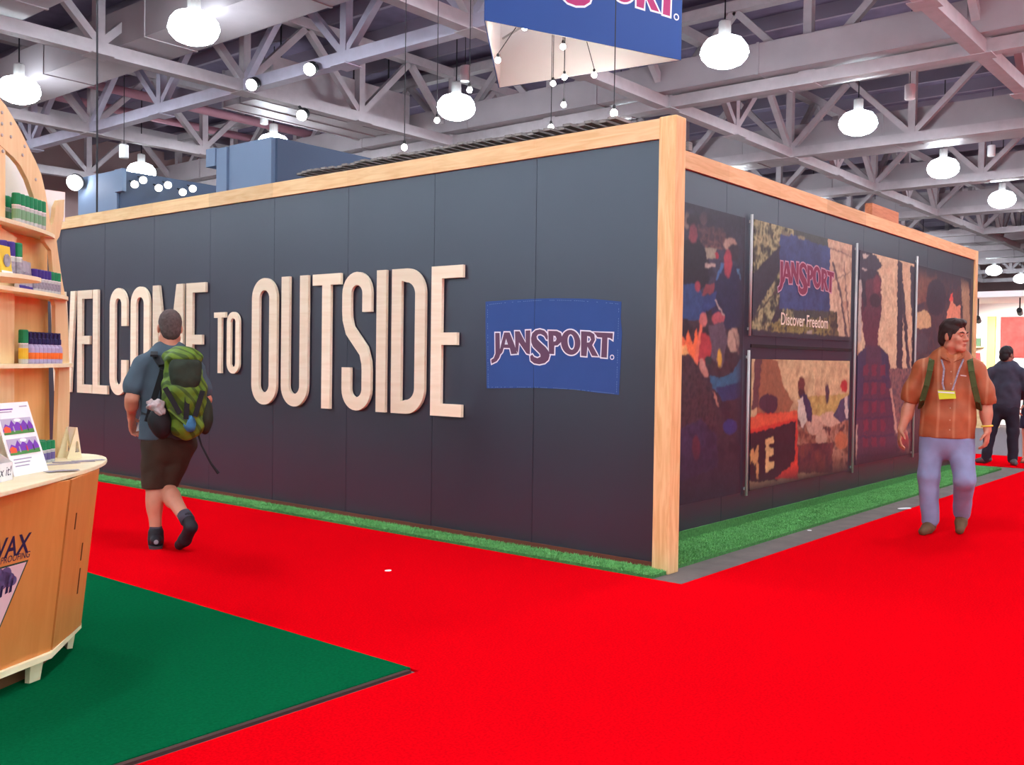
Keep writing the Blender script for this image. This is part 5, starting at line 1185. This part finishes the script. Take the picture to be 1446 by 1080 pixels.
S = SDF((.0,-.2,-.03), (.35,.35,.3), .006); shoe(S, (.140,.14,.150), (.125,.0,.036), 1.05); S._do((-.5,-.5,-.05), (.5,.5,-.02), lambda X, Y, Z: Z+.0+0*X, .003, sub=True)
sdf_part('shoe', S, M_SHOE2, m2)
MB().tube([(.312+.039*math.cos(t), -.012+.037*math.sin(t), .915+.004*math.cos(t)) for t in [2*PI*k/16 for k in range(17)]], .008, 6).build('wristband', mat('band_yellow', srgb(232, 206, 70), 0.5), m2, local=True)
# lanyard with badge
M_LAN = mat('lanyard', srgb(150, 146, 160), 0.6, var=(70, 0.4))
for q, x0 in ((-1, -.045), (1, .118)):
    MB().tube([(x0, .01, 1.49), (x0, -.09, 1.455), (x0*.7+.008, -.145, 1.38), (.012+q*.045, -.168, 1.26), (.012+q*.03, -.172, 1.205)], .0075, 6).build('lanyard', M_LAN, m2, local=True)
bd = MB().hexa([(-.055,-.182,1.130), (.072,-.182,1.140), (.072,-.176,1.140), (-.055,-.176,1.130)], [(-.068,-.180,1.206), (.062,-.180,1.200), (.062,-.174,1.200), (-.068,-.174,1.206)]).build('badge', mat('badge_yellow', srgb(206, 222, 50), 0.5), m2, local=True)
MB().add([(-.066,-.1826,1.196),(.058,-.1826,1.191),(.06,-.1826,1.180),(-.064,-.1826,1.185)], [(0,1,2,3)]).build('badge_print', M_WHITE, bd, local=True)
# his rucksack: straps over the shoulders, pack hidden behind
rs = thing('rucksack', m2.location, 'olive rucksack worn by the man in the orange shirt', 'rucksack', rz=m2.rotation_euler[2])
M_OLIVE = mat('olive_webbing', srgb(70, 78, 40), 0.8, var=(20, 0.2))
for x in (-.125, .175):
    q = 1 if x > 0 else -1
    mb = MB(); pts = [(x,.155,1.30),(x,.10,1.44),(x-.005*q,.02,1.483),(x-.003*q,-.075,1.445),(x+.008*q,-.13,1.36),(x+.03*q,-.147,1.24),(x+.06*q,-.125,1.12),(x+.075*q,-.02,1.05)]
    for a_, b_ in zip(pts[:-1], pts[1:]): mb.bar(a_, b_, .045, .012, up=(0, -.7, .7))
    mb.build('strap', M_OLIVE, rs, local=True)
S = SDF((-.25,.1,.85), (.3,.5,1.55), .01); S.cone((.02,.25,1.02), (.02,.24,1.36), .13, .11, .03, sq=((0,1),1.3)); S.wrinkle(.004, 30, 2); sdf_part('pack', S, M_OLIVE, rs)

# ---------------------------------------------------------- man with the green backpack (seen from behind)
m1 = person_root(238, 772, 'man in a grey-blue T-shirt and brown shorts walking away past the word WELCOME')
MS1 = SK('skin_ruddy', (206, 138, 112))
S = SDF((-.5,-.6,-.03), (.5,.55,1.85), .0058)
nb = (.0,.0,1.42)
P1, A1, R1 = head(S, (-.0,.02,1.605), PI+.12, 1.02, nb=nb)
S.cone((0,.02,1.36), (0,.02,.9), .12, .12, .04, sq=((0,1),1.5)); S.cone((-.15,.02,1.35), (.16,.02,1.32), .055, .055, .04)
bL = [(-.19,.02,1.32), (-.255,-.03,1.09), (-.262,.10,.945)]; bR = [(.175,.02,1.29), (.25,.0,1.08), (.22,.17,.97)]
for A_ in (bL, bR): S.path(A_, [.06, .046, .029], .02); S.ell(np.array(A_[1])*.7+np.array(A_[2])*.3, [.045,.05,.06], .03)
hand(S, bL[2], (.08,.35,-.9), (.5,.8,.3), (1,0,0), 1.02, .7); hand(S, bR[2], (-.2,.6,-.75), (-.5,.8,.3), (-1,0,0), 1.02, .7)
S.path([(-.09,.02,.85), (-.105,.05,.47), (-.088,.0,.11)], [.095, .062, .040], .03); S.ell((-.10,.02,.33), [.056,.060,.11], .03)
S.path([(.09,.02,.85), (-.03,.08,.45), (.115,-.23,.235)], [.095, .064, .042], .03); S.ell((.02,-.035,.365), [.056,.065,.075], .03)
sdf_part('body', S, MS1, m1)
S = SDF((-.2,-.2,1.4), (.2,.25,1.85), .0055)
S.ell(P1(0,-.016,.038), R1(.080,.100,.098), .01, A1); S.ell(P1(0,-.062,-.03), R1(.066,.045,.06), .03, A1)
S.ell(P1(0,.10,-.045), R1(.09,.085,.115), .012, A1, sub=True); S.ell(P1(0,.03,-.125), R1(.12,.11,.07), .01, A1, sub=True)
for q in (-1, 1): S.ell(P1(q*.085,.0,-.02), R1(.03,.03,.04), .01, A1, sub=True)
S.wrinkle(.0012, 90, 2)
sdf_part('hair', S, mat('hair_grey', srgb(86, 70, 68), 0.75, var=(60, 0.25), bump=(160, 0.6, 0.003)), m1)
M_TEE = mat('tee_greyblue', srgb(74, 88, 100), 0.85, var=(8, 0.1))
S = SDF((-.45,-.35,.72), (.45,.35,1.55), .007)
S.path([(0,.02,1.34), (-.005,.015,1.12), (-.015,.01,.92), (-.02,.01,.80)], [.175, .185, .185, .19], .03, sq=((0,1),1.45))
S.cone((-.16,.02,1.33), (.17,.02,1.30), .072, .070, .05); S.cone((0,.015,1.36), (0,.012,1.43), .085, .07, .03)
S.path([(-.18,.02,1.32), (-.245,-.01,1.17)], [.08, .078], .04); S.path([(.165,.02,1.29), (.228,.0,1.15)], [.08, .076], .04); S.wrinkle(.004, 26, 4)
S.cone((-.262,-.03,1.07), (-.28,-.03,.98), .07, .09, .004, sub=True); S.cone((.25,.0,1.05), (.265,.0,.97), .07, .09, .004, sub=True); S.ell((0,.03,1.47), [.07,.07,.04], .006, sub=True)
S._do((-.4,-.4,.7), (.4,.4,.78), lambda X, Y, Z: Z-.79+0*X, .004, sub=True)
sdf_part('t_shirt', S, M_TEE, m1)
M_SHORT = mat('shorts_brown', srgb(58, 44, 34), 0.85, var=(7, 0.2))
S = SDF((-.35,-.35,.36), (.35,.4,.98), .007)
S.path([(-.015,.01,.90), (-.01,.01,.76)], [.165, .175], .03, sq=((0,1),1.3)); S.path([(-.085,.015,.76), (-.108,.03,.44)], [.112, .085], .02); S.path([(.085,.015,.76), (-.025,.075,.45)], [.115, .088], .02); S.wrinkle(.005, 24, 6)
S._do((-.4,-.4,.3), (.4,.4,.40), lambda X, Y, Z: Z-.43+0*X, .004, sub=True)
sdf_part('shorts', S, M_SHORT, m1)
M_SHOE1 = mat('shoe_black', srgb(32, 28, 36), 0.6); M_SOCK = mat('sock_grey', srgb(74, 70, 82), 0.9)
def floor_cut(S): S._do((-.6,-.6,-.08), (.6,.6,-.02), lambda X, Y, Z: Z+0*X, .003, sub=True); return S
S = SDF((-.3,-.3,-.03), (.1,.4,.2), .006); shoe(S, (-.088,.0,.095), (-.10,.185,.038), 1.1); S.cone((-.088,.0,.10), (-.088,.0,.02), .05, .052, .02); sa = sdf_part('shoe', floor_cut(S), M_SHOE1, m1)
MB().hexa([(-.088+.047*math.cos(t), -.042+.045*math.sin(t) if math.sin(t) < 0 else .19+.04*math.sin(t), .0) for t in [2*PI*(k+.5)/20 for k in range(20)]], [(-.088+.050*math.cos(t), -.042+.048*math.sin(t) if math.sin(t) < 0 else .19+.042*math.sin(t), .022) for t in [2*PI*(k+.5)/20 for k in range(20)]]).build('sole', mat('sole_grey', srgb(70, 64, 70), 0.8), sa, local=True)
S = SDF((-.1,-.5,-.03), (.35,.1,.36), .006)
S.cone((.125,-.250,.245), (.150,-.285,.185), .045, .043, .02); S.cone((.150,-.285,.185), (.110,-.215,.085), .045, .045, .02); S.cone((.110,-.215,.085), (.075,-.155,.040), .045, .036, .02)
sdf_part('shoe', floor_cut(S), M_SHOE1, m1)
MB().lathe((-.088,.0,.10), [(.047,.0),(.044,.05),(.0435,.055)], 16).build('sock', M_SOCK, m1, local=True, smooth=True)
MB().lathe((.118,-.238,.245), [(.052,-.03),(.049,.045)], 16, axis=(-.35,.75,.55)).build('sock', M_SOCK, m1, local=True, smooth=True)
MB().lathe((-.085,-.086,.055), [(.016,0),(.017,.008),(.010,.010)], 10, axis=(0,-1,0)).build('heel_emblem', mat('heel_silver', srgb(150,150,160), 0.4), sa, local=True)
ph = thing('phone', Vector(m1.location), 'white phone held by the man with the green backpack', 'phone', rz=m1.rotation_euler[2])
MB().hexa([(-.232,.135,.84), (-.205,.12,.85), (-.200,.128,.85), (-.227,.143,.84)], [(-.205,.165,.96), (-.178,.15,.97), (-.173,.158,.97), (-.200,.173,.96)]).build('case', M_WHITE, ph, local=True)
MB().add([(-.2265,.1445,.848), (-.1995,.1295,.857), (-.173,.1590,.962), (-.1995,.1740,.953)], [(0,1,2,3)]).build('screen', M_BLACK, ph, local=True)
# backpack
bp_ = thing('backpack', Vector(m1.location), 'green and black backpack worn by the man in the grey-blue T-shirt', 'backpack', rz=m1.rotation_euler[2])
M_BPG = mat('pack_green', srgb(96, 124, 34), 0.6, weave=(srgb(62, 84, 26), 'DIAGONAL', 7.0, 0.4), var=(12, 0.3), spec=0.35); M_BPD = mat('pack_dark', srgb(44, 52, 40), 0.75, var=(14, 0.2)); M_BPB = mat('pack_black', srgb(30, 30, 34), 0.7)
S = SDF((-.25,-.5,.75), (.4,.0,1.5), .007)
S.path([(.085,-.25,1.35), (.10,-.27,1.15), (.12,-.25,.93)], [.115, .145, .125], .04, sq=((0,1),1.15)); S.ell((.09,-.25,1.39), [.135,.12,.06], .04); S.wrinkle(.0075, 34, 8); pk = sdf_part('main_sack', S, M_BPG, bp_)
S = SDF((-.1,-.5,1.1), (.35,-.2,1.45), .007); S.ell((.105,-.36,1.255), [.105,.055,.115], .03); S.cone((.045,-.345,1.33), (.165,-.345,1.33), .05, .05, .04); S.wrinkle(.003, 40, 3); sdf_part('top_pocket', S, M_BPD, pk)
S = SDF((-.3,-.45,.75), (.2,.0,1.2), .007); S.ell((-.055,-.24,.95), [.085,.10,.13], .03); S.wrinkle(.006, 28, 1); sdf_part('side_pocket', S, M_BPB, pk)
S = SDF((.1,-.45,.75), (.45,.0,1.2), .007); S.ell((.24,-.23,.98), [.06,.09,.14], .03); S.wrinkle(.005, 28, 4); sdf_part('side_pocket', S, M_BPD, pk)
for x0, z0, x1, z1, m in ((-.03,1.18,.07,1.0,M_BPB),(.12,1.16,.11,.96,M_BPB),(.22,1.16,.17,.98,M_BPB),(.0,1.04,.12,.93,M_BPG)):
    MB().bar((x0,-.395 if z0 > 1.1 else -.37,z0), (x1,-.385,z1), .035, .012, up=(0,-1,.1)).build('compression_strap', m, pk, local=True)
S = SDF((-.15,-.3,.8), (.3,.05,1.5), .008); S.cone((.05,-.14,1.30), (.06,-.14,.98), .12, .12, .03, sq=((0,1),2.2)); sdf_part('back_pad', S, M_BPB, bp_)
S = SDF((.05,-.5,.8), (.25,-.25,1.05), .006); S.ell((.138,-.365,.925), [.042,.028,.06], .02); S.wrinkle(.004, 50, 1); sdf_part('blue_pouch', S, mat('pouch_blue', srgb(58, 112, 150), 0.6, var=(20, 0.3)), pk)
S = SDF((-.2,-.45,.95), (.1,-.2,1.15), .006); S.ell((-.085,-.315,1.05), [.055,.030,.045], .02); S.cone((-.12,-.31,1.06), (-.05,-.33,1.0), .028, .022, .02); S.wrinkle(.009, 70, 2); sdf_part('grey_cloth', S, mat('cloth_grey', srgb(178, 160, 160), 0.8, var=(30, 0.3)), pk)
MB().bar((-.045,-.185,1.30), (-.150,-.150,.93), .04, .02, up=(0,-1,0)).build('harness_strap', M_BPB, bp_, local=True)
MB().bar((-.105,-.03,1.418), (-.050,-.20,1.33), .05, .02, up=(0,-.6,.8)).build('harness_strap', M_BPB, bp_, local=True)
for x, e_ in ((-.105, -.165), (.125, .185)):
    mb = MB(); pts = [(x,-.17,1.40),(x,-.06,1.425),(x,.04,1.415),(x*1.05,.125,1.345),(x*1.2,.122,1.22),(e_,.085,1.06),(e_,-.05,.98),(e_*.7,-.17,.97)]
    for a_, b_ in zip(pts[:-1], pts[1:]): mb.bar(a_, b_, .05, .014, up=(0,.5,.8))
    mb.build('shoulder_strap', M_BPB, bp_, local=True)
MB().tube([(.19,-.22,.86), (.22,-.24,.76), (.28,-.25,.64), (.335,-.25,.56)], [.008,.007,.008,.012], 6).build('loose_strap', M_BPB, bp_, local=True)

# ---------------------------------------------------------- man in the dark jacket
m3 = person_root(1416, 656, 'man in dark jacket and trousers standing with his back turned at the cross aisle')
S = SDF((-.5,-.4,-.02), (.5,.4,1.8), .009)
P3, A3, R3 = head(S, (.02,.0,1.575), PI-.7, 1.0, nb=(.02,.02,1.40))
S.cone((.02,.02,1.35), (.02,.02,.9), .12, .12, .04, sq=((0,1),1.5))
for q in (-1, 1): S.path([(.02+q*.2,.02,1.32), (.02+q*.27,.04,1.08), (.02+q*.22,.2,.97)], [.055,.042,.03], .02); hand(S, (.02+q*.22,.2,.97), (-q*.3,.9,-.1), (0,.2,1), (-q,.0,-.3), 1.0, .5)
for q, x in ((-1, -.22), (1, .12)): S.path([(q*.09,.02,.88), (x*.9,.03,.48), (x,.03,.09)], [.08,.055,.038], .03)
sdf_part('body', S, SK('skin_brown', (150, 100, 84)), m3)
S = SDF((-.2,-.2,1.35), (.25,.25,1.8), .008); S.ell(P3(0,-.016,.038), R3(.086,.104,.102), .01, A3); S.ell(P3(0,-.066,-.035), R3(.07,.045,.06), .03, A3); S.ell(P3(0,.10,-.045), R3(.085,.085,.115), .012, A3, sub=True); S.wrinkle(.003, 60, 2)
sdf_part('hair', S, mat('hair_black', srgb(34, 28, 32), 0.6), m3)
M_JKT = mat('jacket_dark', srgb(58, 58, 74), 0.85, var=(10, 0.15))
S = SDF((-.5,-.35,.75), (.55,.45,1.5), .009)
S.path([(.02,.02,1.34), (.02,.02,1.1), (.03,.02,.90)], [.18,.19,.185], .03, sq=((0,1),1.4)); S.cone((-.15,.02,1.33), (.19,.02,1.33), .075, .075, .05); S.cone((.02,.02,1.36), (.02,.02,1.42), .08, .068, .03)
for q in (-1, 1): S.path([(.02+q*.19,.02,1.32), (.02+q*.265,.04,1.08), (.02+q*.225,.18,.98)], [.075,.064,.05], .03)
S.wrinkle(.005, 24, 2); sdf_part('jacket', S, M_JKT, m3)
S = SDF((-.4,-.3,.03), (.4,.35,1.0), .009); S.path([(.02,.02,.92), (.01,.02,.82)], [.155,.165], .03, sq=((0,1),1.3)); S.path([(-.075,.02,.82), (-.17,.03,.48), (-.22,.03,.08)], [.105,.08,.066], .03); S.path([(.095,.02,.82), (.12,.03,.48), (.125,.03,.08)], [.105,.08,.066], .03); S.wrinkle(.004, 24, 3)
sdf_part('trousers', S, mat('trousers_dark', srgb(38, 34, 48), 0.85), m3)
for an, toe in (((-.22,.03,.09), (-.33,.05,.036)), ((.125,.03,.09), (.16,-.08,.036))):
    S = SDF((-.5,-.3,-.03), (.4,.35,.2), .008); shoe(S, an, toe, 1.0); sdf_part('shoe', floor_cut(S), mat('shoe_grey', srgb(80, 74, 76), 0.7), m3)
# ---------------------------------------------------------- person in the teal top at the picture's edge
m4 = person_root(1458, 653, 'person in a teal top and dark skirt standing beside the man in the dark jacket')
S = SDF((-.45,-.4,-.02), (.45,.4,1.7), .009)
P4, A4, R4_ = head(S, (0,.0,1.47), .3, .95, nb=(0,.02,1.30)); S.cone((0,.02,1.25), (0,.02,.85), .105, .11, .04, sq=((0,1),1.4))
for q in (-1, 1): S.path([(q*.16,.02,1.24), (q*.21,.03,1.0), (q*.20,-.08,.82)], [.048,.036,.026], .02); hand(S, (q*.20,-.08,.82), (-q*.1,-.3,-1), (-q*.2,-.9,.1), (-q,0,0), .9, .5); S.path([(q*.085,.02,.8), (q*.09,.01,.44), (q*.10,.02,.07)], [.085,.055,.034], .03); S.cone((q*.10,.03,.045), (q*.115,-.13,.03), .034, .030, .02)
sdf_part('body', S, SK('skin_light', (206, 146, 124)), m4)
S = SDF((-.2,-.2,1.2), (.2,.25,1.7), .008); S.ell(P4(0,-.016,.038), R4_(.086,.106,.104), .01, A4); S.ell(P4(0,-.06,-.06), R4_(.075,.06,.10), .03, A4); S.ell(P4(0,.105,-.045), R4_(.08,.085,.115), .012, A4, sub=True)
sdf_part('hair', S, mat('hair_black', srgb(34, 28, 32)), m4)
S = SDF((-.35,-.3,.7), (.35,.3,1.4), .008); S.path([(0,.02,1.24), (0,.02,1.02), (0,.02,.82)], [.145,.14,.155], .03, sq=((0,1),1.4)); S.cone((-.13,.02,1.25), (.13,.02,1.25), .06, .06, .05)
for q in (-1, 1): S.path([(q*.155,.02,1.24), (q*.20,.03,1.08)], [.064,.062], .03)
S.wrinkle(.004, 26, 2); sdf_part('top', S, mat('top_teal', srgb(30, 110, 96), 0.8), m4)
S = SDF((-.35,-.35,.4), (.35,.35,1.0), .009); S.path([(0,.02,.88), (0,.02,.55)], [.15,.19], .03, sq=((0,1),1.25)); S._do((-.4,-.4,.3), (.4,.4,.45), lambda X, Y, Z: Z-.50+0*X, .004, sub=True); S.wrinkle(.004, 28, 2)
sdf_part('skirt', S, mat('skirt_dark', srgb(40, 36, 60), 0.85), m4)
for q in (-1, 1):
    so = MB().hexa([(q*.10-.04,.07,.0), (q*.10+.04,.07,.0), (q*.118+.042,-.165,.0), (q*.118-.042,-.165,.0)], [(q*.10-.04,.07,.016), (q*.10+.04,.07,.016), (q*.118+.042,-.165,.014), (q*.118-.042,-.165,.014)]).build('sandal', mat('sandal_brown', srgb(110, 74, 56), 0.7), m4, local=True)
    MB().tube([(q*.112-.04,-.08,.012), (q*.112-.028,-.08,.058), (q*.112,-.08,.066), (q*.112+.028,-.08,.058), (q*.112+.04,-.08,.012)], .007, 6).build('sandal_strap', MATS['sandal_brown'], so, local=True)
